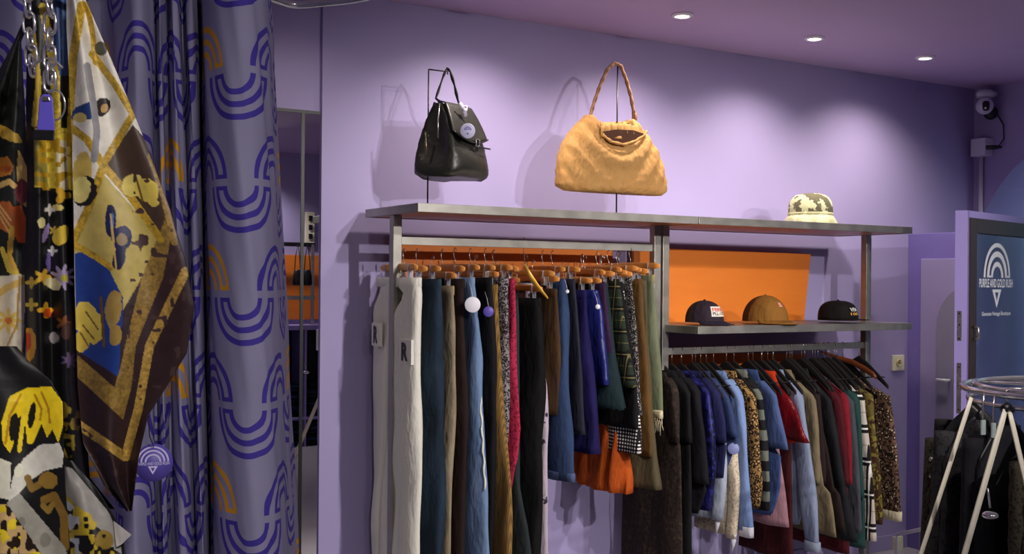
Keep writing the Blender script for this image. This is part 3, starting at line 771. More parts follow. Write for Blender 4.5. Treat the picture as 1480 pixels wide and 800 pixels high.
mb = MB(); mb.tube([Vector((bxc+x_,YG-.12-.004*(x_>.0),zb+H*.42)) for x_ in (.0,.06,.108)], .0035, 6); mb.build('lower_strap', M_bagblack2, bag)
# handle: braided, up over the hook
hp = [Vector((xl+.055,YG-.02,zb+H*.97))]+[ir(at(x, y, Y=YG)) for x, y in ((630,142),(640,112),(646,98),(651,104),(657,124),(662,146))]+[Vector((xr-.10,YG-.02,zb+H*.96))]
sm = []
for i in range(len(hp)-1):
    for k in range(4): sm.append(hp[i].lerp(hp[i+1], k/4))
sm.append(hp[-1])
MB().tube(sm, [.008+.0025*math.sin(i*1.5) for i in range(len(sm))], 8, flat=.6).build('handle', M_bagblack2, bag)
# lilac ribbon and round tag
p = ir(at(668, 158, Y=YG-.08))
mb = MB(); mb.tube([p+Vector((-.02,0,.025)), p+Vector((.0,-.01,.0)), p+Vector((.012,-.01,-.03))], .009, 7, flat=.35)
mb.tube([p+Vector((0,-.008,.012)), p+Vector((.018,-.01,.014)), p+Vector((.015,-.01,-.006)), p+Vector((-.005,-.008,-.004))], .006, 6, closed=True); mb.build('ribbon', simple('lilac_ribbon', (212,204,232), .4), bag)
p0_ = at(676, 189, Y=YG-.19); d = Matrix.Rotation(-BA, 3, 'Z')@(Vector((0,0,EYE))-p0_).normalized(); p = ir(p0_)
tg = MB().lathe([(.0005,0),(.030,0),(.031,.0015),(.030,.003),(.0005,.003)], p, 32, d).build('swing_tag', simple('pale_tag', (206,206,236), .5, var=0), bag)
tg['label'] = 'round pale lilac swing tag'
zax = d; xax = Vector((0,0,1)).cross(zax).normalized(); yax = zax.cross(xax)
def frame(p, zax):
    zax = zax.normalized(); xax = Vector((0,0,1)).cross(zax).normalized(); yax = zax.cross(xax)
    return Matrix(((xax.x,yax.x,zax.x,p.x),(xax.y,yax.y,zax.y,p.y),(xax.z,yax.z,zax.z,p.z),(0,0,0,1)))
M_logo = simple('logo_violet', (96,84,168), .5, var=0)
Mt = frame(p+d*.0036, d); mb = MB()
for r0_, r1_ in ((.004,.0065),(.0085,.011),(.013,.0155)):
    mb.add(*arc_band(Mt@Matrix.Translation((0,.003,0)), r0_, r1_, 0, PI))
mb.add([Mt@Vector(v) for v in ((-.005,-.008,0),(.005,-.008,0),(0,-.017,0))], [(0,1,2)])
mb.build('logo', M_logo, tg)

bag.location = (bxc,YG,zb); bag.rotation_euler = (0,0,BA)
# --- tan slouchy hobo
zb = at(890, 278, Y=YG-.07).z
prof = [(278,822,960),(272,810,966),(255,811,965),(235,813,960),(215,818,953),(200,826,945),(188,834,937),(176,845,929),(169,851,921)]
lv = [(at(a, y, Y=YG-.03).x, at(b2, y, Y=YG-.03).x, at(888, y, Y=YG-.03).z) for y, a, b2 in prof]
tb = thing('handbag', ((lv[0][0]+lv[0][1])/2, YG, lv[0][2]), 'slouchy tan suede shoulder bag with gathered top', 'handbag', 'handbags above the top shelf')
deps = [.055,.075,.085,.09,.085,.075,.062,.05,.035]
loops = []
def tz(z, i): return interp([(v[2], v[i]) for v in lv], z)
NL = 40
for i in range(NL+1):
    q = i/NL; z = lv[0][2]+(lv[-1][2]-lv[0][2])*q
    a, b2 = tz(z, 0), tz(z, 1); hd = interp([(v[2], d_) for v, d_ in zip(lv, deps)], z)
    lp = []
    for j in range(72):
        an = 2*PI*j/72; c_, s_ = math.cos(an), math.sin(an)
        x = (a+b2)/2+(b2-a)/2*math.copysign(abs(c_)**.8, c_); y = hd*math.copysign(abs(s_)**.7, s_)
        u_ = (x-(a+b2)/2)/.24
        fd = 0
        if s_ < 0:
            sag = q-(.30+.55*u_*u_)          # swagged folds hanging between the two top corners
            fd = .014*math.sin(sag*17)*math.exp(-abs(u_)*.8)*(1-abs(2*q-1)**3)
            if q > .70 and abs(u_) < .42: fd -= .030*(q-.70)/.3
            fd += .004*nz(u_*9, q*7)
        else: fd = .006*nz(u_*6, q*5)
        zz_ = z
        if q > .8 and abs(u_) < .45: zz_ -= (q-.8)/.2*.055*math.cos(u_/.45*PI/2)
        lp.append(Vector((x, YG+y-fd*(1 if s_ < 0 else -1), zz_)))
    loops.append(lp)
MB().loft(loops).build('body', M_tan, tb)
zc = at(888, 196, Y=YG).z
# sagging front lip + gathered back rim + dark-coloured plate standing in for the shaded inside
lip = []
ctrl = [at(x, y, Y=YG-.075-dy) for x, y, dy in ((868,176,-.02),(872,196,.004),(884,205,.014),(902,209,.016),(918,204,.012),(930,196,.002),(934,190,-.02))]
for i in range(len(ctrl)-1):
    for k in range(5): lip.append(ctrl[i].lerp(ctrl[i+1], k/5))
lip.append(ctrl[-1])
MB().tube(lip, [.005+.003*abs(math.sin(i*.9)) for i in range(len(lip))], 8).build('front_lip', M_tan, tb)
rim = [at(868+3.1*i, 184+1.2*math.sin(i*2.2)-3*math.sin(PI*i/17), Y=YG-.072) for i in range(18)]
mb = MB(); mb.loft([[p+Vector((0,.004,.008)) for p in rim], [p+Vector((0,-.004,0)) for p in rim], [p+Vector((0,-.006*(1+math.sin(i*2.2)),-.03)) for i, p in enumerate(rim)], [p+Vector((0,.0,-.05)) for p in rim]], closed=False)
fo = mb.build('gathered_rim', M_tan, tb); md = fo.modifiers.new('s', 'SOLIDIFY'); md.thickness = .003
mb = MB(); pr = [at(x, y, Y=YG-.082) for x, y in ((871,190),(882,203),(902,206),(922,201),(931,193),(915,188),(890,187))]
mb.prism(pr, (0,.004,0)); mb.build('opening_shade', simple('bag_inside_shade', (70,36,18), .9), tb)
hp = [at(x, y, Y=YG-.01) for x, y in ((852,172),(858,150),(867,124),(878,100),(888,91),(897,95),(905,115),(912,140),(917,168))]
sm = []
for i in range(len(hp)-1):
    for k in range(6): sm.append(hp[i].lerp(hp[i+1], k/6))
MB().tube(sm, [.0085+.0014*math.sin(i*1.9) for i in range(len(sm))], 10).build('handle', M_brhandle, tb)
for x, y in ((853,172),(917,168)):
    p = at(x, y, Y=YG-.01); MB().lathe([(.006,-.022),(.012,-.016),(.013,.012),(.008,.02)], p, 14).build('handle_tab', M_brhandle, tb)

# ================================================================== HATS
def superdome(c, rx, ry, h, power=2.2, n=40, m=12, front=0, fh=1, dirv=(1,0)):
    loops = []
    for i in range(m+1):
        q = i/m; ph = q*PI/2; r = math.cos(ph)**(2/power); z = h*math.sin(ph)**(2/power)
        r = max(r, .002); lp = []
        for k in range(n):
            a = 2*PI*k/n; lp.append(Vector((c[0]+rx*r*math.cos(a), c[1]+ry*r*math.sin(a), c[2]+z)))
        loops.append(lp)
    return loops
# bucket hat
p0 = at(1171, 322, Y=4.18); p0.z = ZT+.001
bh = thing('bucket_hat', tuple(p0), 'pale green camouflage bucket hat on the right of the top shelf', 'hat')
M_camoh = cloth('camo_hat', (226,226,178), (112,108,84), 'print', scale=.55)
M_camob = cloth('camo_brim', (228,228,180), (206,204,160), 'print', scale=.6)
s_ = .116
MB().lathe([(s_,.045),(s_*.99,.085),(s_*.93,.118),(s_*.82,.138),(s_*.66,.152),(s_*.4,.161),(.001,.164)], p0, 40).build('crown', M_camoh, bh)
MB().lathe([(s_*.98,.05),(s_*1.22,.004),(s_*1.20,0),(s_*.97,.043)], p0, 40).build('brim', M_camob, bh)
MB().lathe([(s_*1.005,.048),(s_*1.012,.056),(s_*1.0,.060)], p0, 40).build('seam', M_camob, bh)
for a in (-1.2, -1.9): 
    MB().lathe([(.001,0),(.004,0),(.004,.002),(.001,.002)], p0+Vector((s_*math.cos(a)*.99, s_*math.sin(a)*.99, .085)), 10, Vector((math.cos(a),math.sin(a),0))).build('eyelet', M_wire, bh)
def cap(px, py, Yq, ang, label, mats, rx=.098, ry=.085, h=.115, flat=False, patchc=None, txt=None, group='caps on the middle shelf', mesh_back=False, pw=2.3, pz_=.05, psz=(.075,.045)):
    """ang: world direction of the visor"""
    p0 = at(px, py, Y=Yq); p0.z = ZM+.001
    r = thing('baseball_cap', tuple(p0), label, 'cap', group)
    Rm = Matrix.Rotation(ang, 4, 'Z'); M = Matrix.Translation(p0)@Rm
    def T_(vs): return [M@v for v in vs]
    lp = superdome((0,0,.012), rx, ry, h-.012, pw, 48, 14)
    if mesh_back:
        # the rear half is another cloth: split the dome at x<0.15rx
        n = 48
        fr = MB(); bk = MB()
        for i in range(len(lp)-1):
            for k in range(n):
                q = (k+1) % n; quad = [lp[i][k], lp[i][q], lp[i+1][q], lp[i+1][k]]
                cx = sum(v.x for v in quad)/4
                (fr if cx > -.012 else bk).add(T_(quad), [(0,1,2,3)], True)
        fr.build('crown', mats[0], r); bk.build('mesh_back', mats[2], r)
    else: MB().loft([T_(l) for l in lp]).build('crown', mats[0], r)
    # visor
    top, bot = [], []
    n = 22; L = .075
    rows = []
    for i in range(7):
        q = i/6; row = []
        for k in range(n+1):
            a = -PI*.40+PI*.80*k/n
            ex = (rx*.97+L*q*math.cos(a)**.5); x = ex*math.cos(a) if q == 0 else rx*.97*math.cos(a)+L*q*(max(0.0, math.cos(a))**.45)
            y = ry*.97*math.sin(a)*(1+.02*q)
            z = .016-(0 if flat else (.012*q+.030*q*(y/ry)**2*.9)) 
            row.append(Vector((x, y, max(z, .003))))
        rows.append(row)
    mb = MB(); mb.loft([T_(w) for w in rows], closed=False); o = mb.build('visor', mats[1], r); md = o.modifiers.new('s', 'SOLIDIFY'); md.thickness = .0035; md.offset = 1
    MB().lathe([(.001,h+.006),(.006,h+.004),(.007,h-.001)], p0, 14).build('button', mats[0], r)
    if patchc:
        cols = []
        w, hh = psz
        def on(u_, v_, lift):
            a = u_/rx; sv = min(.999, ((pz_+v_-.012)/(h-.012))); ph = math.asin(sv**(pw/2)); rr = math.cos(ph)**(2/pw)
            return M@Vector(((rx*rr+lift)*math.cos(a), (ry*rr+lift)*math.sin(a), pz_+v_))
        g = [[on(-w/2+w*i/10, -hh/2+hh*j/5, .0025) for i in range(11)] for j in range(6)]
        mb = MB(); mb.loft(g, closed=False); o = mb.build('patch', patchc[0], r)
        if txt:
            for (t_, vy, th_, cc) in txt:
                tm = text_mb(t_, w*.86, th_, Matrix.Identity(4), bold=.03)
                tm.v = [on(v.x, v.y+vy, .0035) for v in tm.v]; tm.build('lettering', cc, o)
    return r
M_navyc = cloth('cap_navy', (52,40,50), (38,30,42), 'plain'); M_navyv = cloth('cap_navy_visor', (44,38,58), (36,30,48))
M_meshb = cloth('cap_mesh', (70,52,40), (28,22,24), 'speck', scale=2.0)
M_wht = simple('patch_white', (232,222,208), .7, var=.02); M_ink = simple('ink_black', (26,22,24), .6, var=0); M_red = simple('ink_red', (190,70,50), .6, var=0)
import math as _
cap(1018, 466, 4.16, -1.42, 'dark trucker cap with mesh back and white lettered patch, left of the three', (M_navyc, M_navyv, M_meshb), rx=.098, ry=.088, h=.118, patchc=(M_wht,), txt=[('FERRI', .009, .017, M_red), ('PLL-13C', -.010, .016, M_ink)], mesh_back=True, pz_=.066, psz=(.105,.048))
M_olive = cloth('cap_olive', (150,102,40), (122,82,32), 'plain'); M_olived = cloth('cap_olive_panel', (92,52,26), (76,44,22))
cap(1106, 466, 4.16, -1.5, 'olive brown baseball cap with a small pink logo, in the middle', (M_olive, M_olive, M_olived), rx=.122, ry=.108, h=.144, patchc=(simple('patch_pink', (222,160,140), .7, var=0),), txt=[('CF', 0, .012, M_red)], mesh_back=True, pz_=.098, psz=(.03,.020), pw=2.1)
M_blk = cloth('cap_black', (24,20,20), (16,14,14)); 
cap(1211, 466, 4.17, -1.5, 'black flat brim cap with white and gold emblem, right of the three', (M_blk, M_blk, M_blk), rx=.108, ry=.10, h=.116, flat=True, patchc=(M_blk,), txt=[('VFA', .012, .020, simple('ink_silver', (206,204,196), .5, var=0)), ('100', -.010, .014, simple('ink_gold', (212,160,70), .5, var=0))], pw=2.9, pz_=.058, psz=(.07,.055))

# ================================================================== WALL FITTINGS
p = at(1296.5, 524, Y=DW)
ow = thing('wall_socket', (p.x, DW, p.z-.04), 'cream wall socket plate between the shirts rail and the vestibule', 'wall socket')
s_ = (at(1305,524,Y=DW).x-at(1288,524,Y=DW).x)/2; hh = .047
MB().box((p.x-s_,DW-.012,p.z-hh),(p.x+s_,DW,p.z+hh)).build('plate', M_cream, ow, bevel=.003)
MB().lathe([(.0005,.016),(.016,.016),(.018,.020),(.022,.020),(.024,.012)], (p.x,DW,p.z), 24, Vector((0,-1,0))).build('outlet_ring', simple('cream2', (206,196,140), .5, var=0), ow)
mb = MB(); mb.lathe([(.0005,.022),(.003,.022),(.003,.0165)], (p.x-.007,DW,p.z), 10, Vector((0,-1,0))); mb.lathe([(.0005,.022),(.003,.022),(.003,.0165)], (p.x+.007,DW,p.z), 10, Vector((0,-1,0))); mb.build('pin_holes', M_black, ow)
p = at(1296, 787, Y=DW-.02)
ow = thing('junction_box', (p.x, DW, p.z-.08), 'cream junction box low on the wall beneath the animal print blouse', 'junction box')
MB().box((p.x-.035,DW-.04,p.z-.09),(p.x+.035,DW,p.z+.055)).build('housing', M_cream, ow, bevel=.004)
MB().box((p.x-.025,DW-.045,p.z-.07),(p.x+.012,DW-.039,p.z+.04)).build('cover', M_cream, ow, bevel=.002)
# chrome rail of a low stand running toward the round rack
a, b_ = at(1296, 772, Y=4.40), at(1361, 758, Y=3.80)
lw = thing('floor_stand', ((a.x+b_.x)/2, 4.1, 0), 'low white metal bar of a floor stand beside the round rack', 'stand')
mb = MB(); mb.tube([a, b_], .011, 10); mb.build('top_bar', M_white, lw)
for q in (a, b_): MB().tube([q, Vector((q.x,q.y,.01))], .010, 10).build('leg', M_white, lw)
mb = MB(); mb.tube([Vector((a.x-.02,a.y,.012)), Vector((b_.x,b_.y,.012))], .011, 10); mb.build('bottom_bar', M_white, lw)

# security camera in the corner
pc = at(1424, 150, X=X1-.1)
sc_ = thing('security_camera', tuple(pc), 'white security camera with black lens face high in the corner', 'camera')
M_cw = simple('camera_white', (214,212,228), .35, var=0)
pd = at(1424, 136, X=X1-.1)
u1 = 7.0/1600
MB().lathe([(.001,6*u1),(8*u1,5.5*u1),(12*u1,3*u1),(13*u1,0),(12*u1,-4*u1),(8*u1,-6.5*u1),(.001,-7*u1)], pd, 32).build('base_dome', M_cw, sc_)
MB().tube([pd+Vector((0,0,.01)), pd+Vector((.1,.0,.01))], .02, 12).build('bracket', M_cw, sc_)
pb = at(1423, 153, X=X1-.14)
def sphere_mb(c, r, n=28, m=14, sz=1):
    return MB().lathe([(max(.0004, r*math.sin(PI*i/m)), -r*sz*math.cos(PI*i/m)) for i in range(m+1)], c, n)
sphere_mb(pb, 12*u1).build('head', M_cw, sc_)
dd = (Vector((0,0,EYE))-pb).normalized(); Mf = frame(pb+dd*(12*u1-.004), dd)
lp = []
for zz_, k_ in ((-.012,1),(.003,1),(.006,.85)):
    lp.append([Mf@Vector((.008+.021*k_*math.copysign(abs(math.cos(a))**.6, math.cos(a)), .031*k_*math.copysign(abs(math.sin(a))**.6, math.sin(a)), zz_)) for a in [2*PI*j/24 for j in range(24)]])
MB().loft(lp).build('face_plate', M_black, sc_)
MB().lathe([(.0004,.010),(.006,.010),(.008,.006)], Mf@Vector((.006,-.012,0)), 16, dd).build('lens', M_chrome, sc_)
sphere_mb(at(1432, 163, X=X1-.06), 10*u1).build('rear_housing', M_black, sc_)
cb = [at(x, y, X=X1-t_) for x, y, t_ in ((1438,160,.05),(1443,168,.02),(1450,180,.01),(1451,200,.01),(1444,210,.03),(1436,213,.07))]
sm = []
for i in range(len(cb)-1):
    for k in range(4): sm.append(cb[i].lerp(cb[i+1], k/4))
sm.append(cb[-1])
MB().tube(sm, .004, 6).build('power_cable', M_black, props=dict(label='thin black cable looping from the camera down to its socket', cat='cable'))
q = at(1418, 213, X=X1-.05)
sb = thing('surface_socket', tuple(q), 'white surface mounted socket box under the camera', 'wall socket')
MB().box(q+Vector((-.03,-.05,-.056)), q+Vector((.05,.055,.056))).build('housing', M_cw, sb, bevel=.004)
q2 = at(1430, 213, X=X1-.09)
MB().tube([q2+Vector((-.02,.01,0)), q2+Vector((.02,-.03,0)), q2+Vector((.04,-.06,0))], [.014,.014,.008], 10).build('black_plug', M_black, props=dict(label='black plug pushed into the white socket box under the camera', cat='plug'))
q3 = at(1418, 227, X=X1-.02)
MB().tube([q3, Vector((q3.x,q3.y,.02))], .014, 12).build('cable_conduit', M_cw, props=dict(label='white vertical cable conduit running down from the socket box', cat='conduit'))

# ================================================================== OPEN GLASS DOOR
t0 = 5.6; E0 = at(1379, 500, t=t0); az = math.radians(14); dx_, dy_ = math.cos(az), math.sin(az)
zt_ = at(1379, 304, t=t0).z; LW = 1.25; TH_ = .058
nv = Vector((dy_,-dx_,0))                       # face normal toward the shop/camera side
du = Vector((dx_,dy_,0))
E1 = at(1397, 500, t=t0-.02)
dr = thing('door_2', (E0.x, E0.y, 0), None, None); dr['kind'] = 'structure'
M_dpaint = simple('door_lavender', (156,142,204), .45, var=.02)
M_dbrown = wood('door_brown', (62,44,36), (40,28,24), .4, (8,8,2))
B0 = Vector((E1.x, E1.y, 0))                    # near corner of the visible face
def dpt(s_, z, n_=0): return B0+du*s_+nv*n_+Vector((0,0,z))
def dbox(s0, s1, z0, z1, n0, n1):
    mb = MB(); pts = [dpt(s0,z0,n0),dpt(s1,z0,n0),dpt(s1,z0,n1),dpt(s0,z0,n1),dpt(s0,z1,n0),dpt(s1,z1,n0),dpt(s1,z1,n1),dpt(s0,z1,n1)]
    return mb.add(pts, [(0,3,2,1),(4,5,6,7),(0,1,5,4),(1,2,6,5),(2,3,7,6),(3,0,4,7)])
# outer painted frame: stiles + rails; back side offset covers the latch edge seen from the shop
th = (E1-E0).length
def dbox2(s0, s1, z0, z1, mat, name, n0=-.058, n1=0, bev=.002): return dbox(s0,s1,z0,z1,n0,n1).build(name, mat, dr, bevel=bev)
eg = [Vector((E0.x,E0.y,.01)), Vector((E1.x,E1.y,.01)), Vector((E1.x,E1.y,zt_)), Vector((E0.x,E0.y,zt_))]
MB().prism(eg, tuple(du*.03)).build('latch_edge', M_dpaint, dr, bevel=.001)
FW = .06
dbox2(.03-.03, FW*.35, .01, zt_, M_dpaint, 'stile')
dbox2(LW-FW, LW, .01, zt_, M_dpaint, 'stile')
dbox2(0, LW, zt_-.035, zt_, M_dpaint, 'top_rail')
b0, b1 = FW*.35, LW-FW
dbox2(b0, b0+.085, .01, zt_-.035, M_dbrown, 'brown_stile', -.05, .006); dbox2(b1-.17, b1, .01, zt_-.035, M_dbrown, 'brown_stile', -.05, .006)
dbox2(b0+.085, b1-.17, zt_-.11, zt_-.035, M_dbrown, 'brown_rail', -.05, .006); dbox2(b0+.085, b1-.17, .01, .25, M_dbrown, 'brown_rail', -.05, .006)
m, nt, b = newmat('door_glass')
b.inputs['Base Color'].default_value = (.80,.88,.90,1); b.inputs['Roughness'].default_value = .02; b.inputs['Transmission Weight'].default_value = 1; b.inputs['IOR'].default_value = 1.45
dbox2(b0+.085, b1-.17, .25, zt_-.11, m, 'glass', -.028, -.022, 0)
# latch plates on the edge
def eplate(y0, y1, name):
    c0 = at(1384, y0, t=t0-.01); c1 = at(1388, y1, t=t0-.01)
    dirE = Vector((E1.x-E0.x, E1.y-E0.y, 0)).normalized(); nE = -du
    mid = Vector((E0.x,E0.y,0))+dirE*th*.42
    pts = [mid-dirE*.010+Vector((0,0,c1.z)), mid+dirE*.010+Vector((0,0,c1.z)), mid+dirE*.010+Vector((0,0,c0.z)), mid-dirE*.010+Vector((0,0,c0.z))]
    o = MB().prism([q+nE*.002 for q in pts], tuple(nE*-.004)).build(name, M_wire, dr)
    z_ = (c0.z+c1.z)/2; hz = (c0.z-c1.z)
    for k in (.42, -.42, 0.05):
        c = mid+nE*.0025+Vector((0,0,z_+hz*k)); MB().lathe([(.0004,.002),(.004,.002),(.005,0)], c, 10, nE).build('screw', M_black, o)
eplate(449, 492, 'strike_plate'); eplate(524, 597, 'lock_plate')
h = dpt(b0+.04, at(1400,482,t=t0).z, .02)
MB().tube([h+Vector((0,0,.035))-nv*.012, h+Vector((0,0,.03))+nv*.012, h+Vector((0,0,-.02))+nv*.014, h+Vector((0,0,-.03))-nv*.01], .008, 8).build('door_handle', M_wire, dr)
# sign printed on the glass
M_vinyl = simple('white_vinyl', (236,240,240), .5, var=0)
def sface(px, py):                               # point on the glass face for a picture position
    d = ray(px, py); o = dpt(0, 0, -.020); k = (o-Vector((0,0,EYE))).dot(nv)/d.dot(nv); return d*k+Vector((0,0,EYE))
c = sface(1441, 401); wL, wR = sface(1422, 401), sface(1460, 401)
W_ = (wR-wL).length/2; Hh = sface(1441, 351).z-c.z
Ms = Matrix(((du.x,0,nv.x,c.x),(du.y,0,nv.y,c.y),(0,1,0,c.z),(0,0,0,1)))
sg = MB()
for r0_, r1_ in ((.88,1.0),(.60,.76),(.32,.46)):
    vs, fs = [], []
    for i in range(33):
        a = PI*i/32
        for r in (r0_, r1_): vs.append(Ms@Vector((r*W_*math.cos(a), r*Hh*math.sin(a), .001)))
    for i in range(32): fs.append((2*i,2*i+1,2*i+3,2*i+2))
    sg.add(vs, fs)
for x0_, x1_ in ((-.76,-.32),(.60,1.0)): sg.add([Ms@Vector((x*W_, y, .001)) for x, y in ((x0_,0),(x1_,0),(x1_,Hh*.06),(x0_,Hh*.06))], [(0,1,2,3)])
c2 = sface(1440, 409); Wt = (sface(1464,409)-sface(1416,409)).length; Ht = abs(sface(1440,402.5).z-sface(1440,415).z)
Mt_ = Ms.copy(); Mt_.translation = c2+nv*.001
tm = text_mb('PURPLE AND GOLD RUSH', Wt, Ht, Mt_, bold=.02); sg.add(tm.v, tm.f)
c3 = sface(1440, 430); w3 = (sface(1447,420)-sface(1434,420)).length; h3 = abs(sface(1440,418).z-sface(1440,445).z); M3 = Ms.copy(); M3.translation = sface(1440.5, 418)+nv*.001
o_, i_ = [(-w3/2,0),(w3/2,0),(0,-h3)], [(-w3*.2,-h3*.16),(w3*.2,-h3*.16),(0,-h3*.62)]
sg.add([M3@Vector((x,y,0)) for x, y in o_+i_], [(0,1,4,3),(1,2,5,4),(2,0,3,5)])
M4 = Ms.copy(); M4.translation = sface(1440, 453.5)+nv*.001
tm = text_mb('Genuine Vintage Boutique', (sface(1461,453)-sface(1420,453)).length, abs(sface(1440,450).z-sface(1440,457.5).z), M4, bold=.01); sg.add(tm.v, tm.f)
sg.build('sign_lettering', M_vinyl, dr)

# ================================================================== ROUND RACK AND DARK CLOTHES
CX, CY, ZR, RR = 3.70, 2.20, 1.245, .46
rr_ = thing('round_rack', (CX,CY,0), 'chrome round clothes rack with cream A-shaped legs in the right foreground', 'clothes rack')
def ring(r, z, th=.011, nm='ring', mat=None):
    MB().tube([(CX+r*math.cos(a), CY+r*math.sin(a), z) for a in [2*PI*i/64 for i in range(64)]], th, 10, closed=True).build(nm, mat or M_chrome, rr_)
ring(RR, ZR); ring(RR-.045, ZR+.012, .007); ring(RR-.02, ZR-.04, .008, 'lower_ring')
for i in range(8):
    a = 2*PI*i/8+.2
    MB().tube([(CX+.02*math.cos(a),CY+.02*math.sin(a),ZR+.01),(CX+RR*math.cos(a),CY+RR*math.sin(a),ZR)], .006, 8).build('spoke', M_chrome, rr_)
MB().tube([(CX,CY,.3),(CX,CY,ZR+.03)], .016, 12).build('central_post', M_chrome, rr_)
M_leg = simple('cream_leg', (214,208,188), .45, var=.05)
def flatleg(p, q, w=.013, mat=M_leg, nm='leg'):
    MB().tube([p, p.lerp(q,.03), q], [w*.8,w,w], 8, flat=.35, up=None).build(nm, mat, rr_)
def floorpt(x0_, y0_, x1_, y1_, t_):              # where the leg seen through two picture points reaches the floor
    yf_ = HY+F_PX*(EYE-.015)/t_+4; k = (yf_-y0_)/(y1_-y0_); return at(x0_+(x1_-x0_)*k, yf_, Z=.015)
flatleg(at(1453,592,t=3.28), floorpt(1453,592,1394,800,3.0), .0135)
flatleg(at(1459,594,t=3.30), floorpt(1459,594,1500,770,3.3), .012)
flatleg(at(1404,574,t=3.62), floorpt(1404,574,1331,800,3.5), .0115)
flatleg(at(1418,600,t=3.9), floorpt(1418,600,1368,800,4.0), .012, steel('leg_grey', (130,126,120), .4))
MB().tube([at(1450,592,t=3.28), at(1455,586,t=3.29), at(1462,592,t=3.31)], .012, 8).build('leg_joint', M_black, rr_)
M_coats = [cloth('coat_black', (24,24,30), (14,14,18)), cloth('coat_ink', (22,24,40), (14,14,26)), cloth('coat_olive', (62,58,44), (34,32,26), 'speck'), cloth('coat_char', (44,42,44), (26,26,28), 'speck'), cloth('coat_dark', (30,28,28), (18,17,17))]
P_rh = top_hanger_proto(M_black, 'coat_hanger', .12)
words = ['black padded coat', 'ink blue jacket', 'dark olive quilted jacket', 'charcoal speckled coat', 'plain black jacket']
places = ['left side of the round rack', 'left front of the round rack', 'front of the round rack', 'right front of the round rack', 'right side of the round rack', 'far side of the round rack']
seen = {}
used_l = {}
order = ['at the far left edge', 'second from the left', 'third from the left', 'in front of the thin cream leg', 'just left of the thick cream leg', 'behind the thick cream leg', 'right of the thick cream leg', 'at the right picture edge']
for i in range(14):
    a = math.radians(112+i*19)
    ax = Vector((math.cos(a), math.sin(a), 0)); c = Vector((CX,CY,0))+ax*(RR-.03)
    ci = [4,2,3,0,2,1,4,2,0,3,4,2,0,1][i]
    sx_ = (c.x*sT-c.y*cT)/(c.x*cT+c.y*sT)*F_PX+740
    if sx_ > 1540: continue
    far = (c.x*cT+c.y*sT) > (CX*cT+CY*sT)
    lab = words[ci]+(' on the far side' if far else ' on the near side')+' of the round rack'
    used_l[lab] = used_l.get(lab, 0)+1
    if used_l[lab] > 1: lab = lab.replace('of the round rack', 'of the round rack, next to its twin')
    ztp = ZR-.10-.05*(i % 3 == 1); zbm = .46+.10*nz(i*1.7)
    root = thing('jacket', (c.x,c.y,zbm), lab, 'jacket'); loops = []
    for k in range(30):
        q = k/29; z = ztp+(zbm-ztp)*q
        hw = .03+.10*min(1, q*5)**.7+.025*q; thk = .05+.05*q
        lp = []
        for j in range(40):
            t_ = 2*PI*j/40; u_ = hw*math.copysign(abs(math.cos(t_))**.8, math.cos(t_)); v_ = thk/2*math.copysign(abs(math.sin(t_))**.8, math.sin(t_))+.012*math.sin(u_*40+i+2*nz(z*5+i))*q+.006*nz(z*14+i, u_*20)
            w_ = .05*math.sin(z*60+i) if ci in (0,2) else .02*nz(z*9+i)
            lp.append(c+ax*(u_*(1+w_))+Vector((-ax.y,ax.x,0))*v_*(1+w_*2)+Vector((0,0,z)))
        loops.append(lp)
    MB().loft(loops).build('body', M_coats[ci], root)
    for s_ in (-1, 1):
        loops = []
        for k in range(18):
            q = k/17; z = ztp-.045-(ztp-zbm-.12)*q*.9; r_ = .036*(1-.3*q); cc = c+ax*s_*(.115+.03*q)+Vector((-ax.y,ax.x,0))*(-.03)
            loops.append([cc+ax*(r_*math.cos(t_))+Vector((-ax.y,ax.x,0))*(r_*.8*math.sin(t_)*(1+.1*math.sin(q*40)))+Vector((0,0,z)) for t_ in [2*PI*j/14 for j in range(14)]])
        MB().loft(loops).build('sleeve', M_coats[ci], root)
    if ci == 2:
        for k in (0,1): 
            b3 = c+ax*(-.13)*(1 if i > 4 else -1)+Vector((0,0,.98-.06*k)); sphere_mb(b3, .009, 10, 6).build('button', M_wire, root)
    loc = (c.x,c.y,ZR+.014)
    if i == 0: P_rh.location = loc; P_rh.rotation_euler = (0,0,a-PI/2); tag(P_rh, 'hanger of the '+lab, 'hanger', 'hangers on the round rack')
    else: dup(P_rh, loc, a-PI/2, 'hanger of the '+lab, 'hanger', 'hangers on the round rack')
# clear plastic clip hangers dangling under the ring
m, nt, b = newmat('clear_plastic'); b.inputs['Base Color'].default_value = (.72,.84,.80,1); b.inputs['Roughness'].default_value = .15; b.inputs['Transmission Weight'].default_value = .65
for (x, y, w) in ((1421,612,'left of the thick cream leg'),(1436,616,'touching the thick cream leg')):
    p = at(x, y, t=3.45); r_ = thing('plastic_clip', tuple(p), 'clear plastic hanger clip under the round rack ring, '+w, 'hanger clip', 'clear clips on the round rack')
    MB().box(p+Vector((-.010,-.004,-.035)), p+Vector((.010,.004,.012))).build('jaw', m, r_, bevel=.003)
    MB().tube([p+Vector((0,0,.012)), p+Vector((-.004,0,.06)), p+Vector((.004,0,.10))], .003, 6).build('hook', M_wire, r_)
# small metallic things seen low between the coats
p = at(1431, 744, t=3.05)
bt = thing('metal_charm', tuple(p), 'shiny silver charm hanging between the dark coats low at the right', 'charm')
MB().tube([p+Vector((-.012,0,.075)), p+Vector((-.006,0,.05)), p+Vector((0,0,.02))], .003, 6).build('chain', M_chrome, bt)
sphere_mb(p, .022, 18, 8, .5).build('pendant', M_chrome, bt)

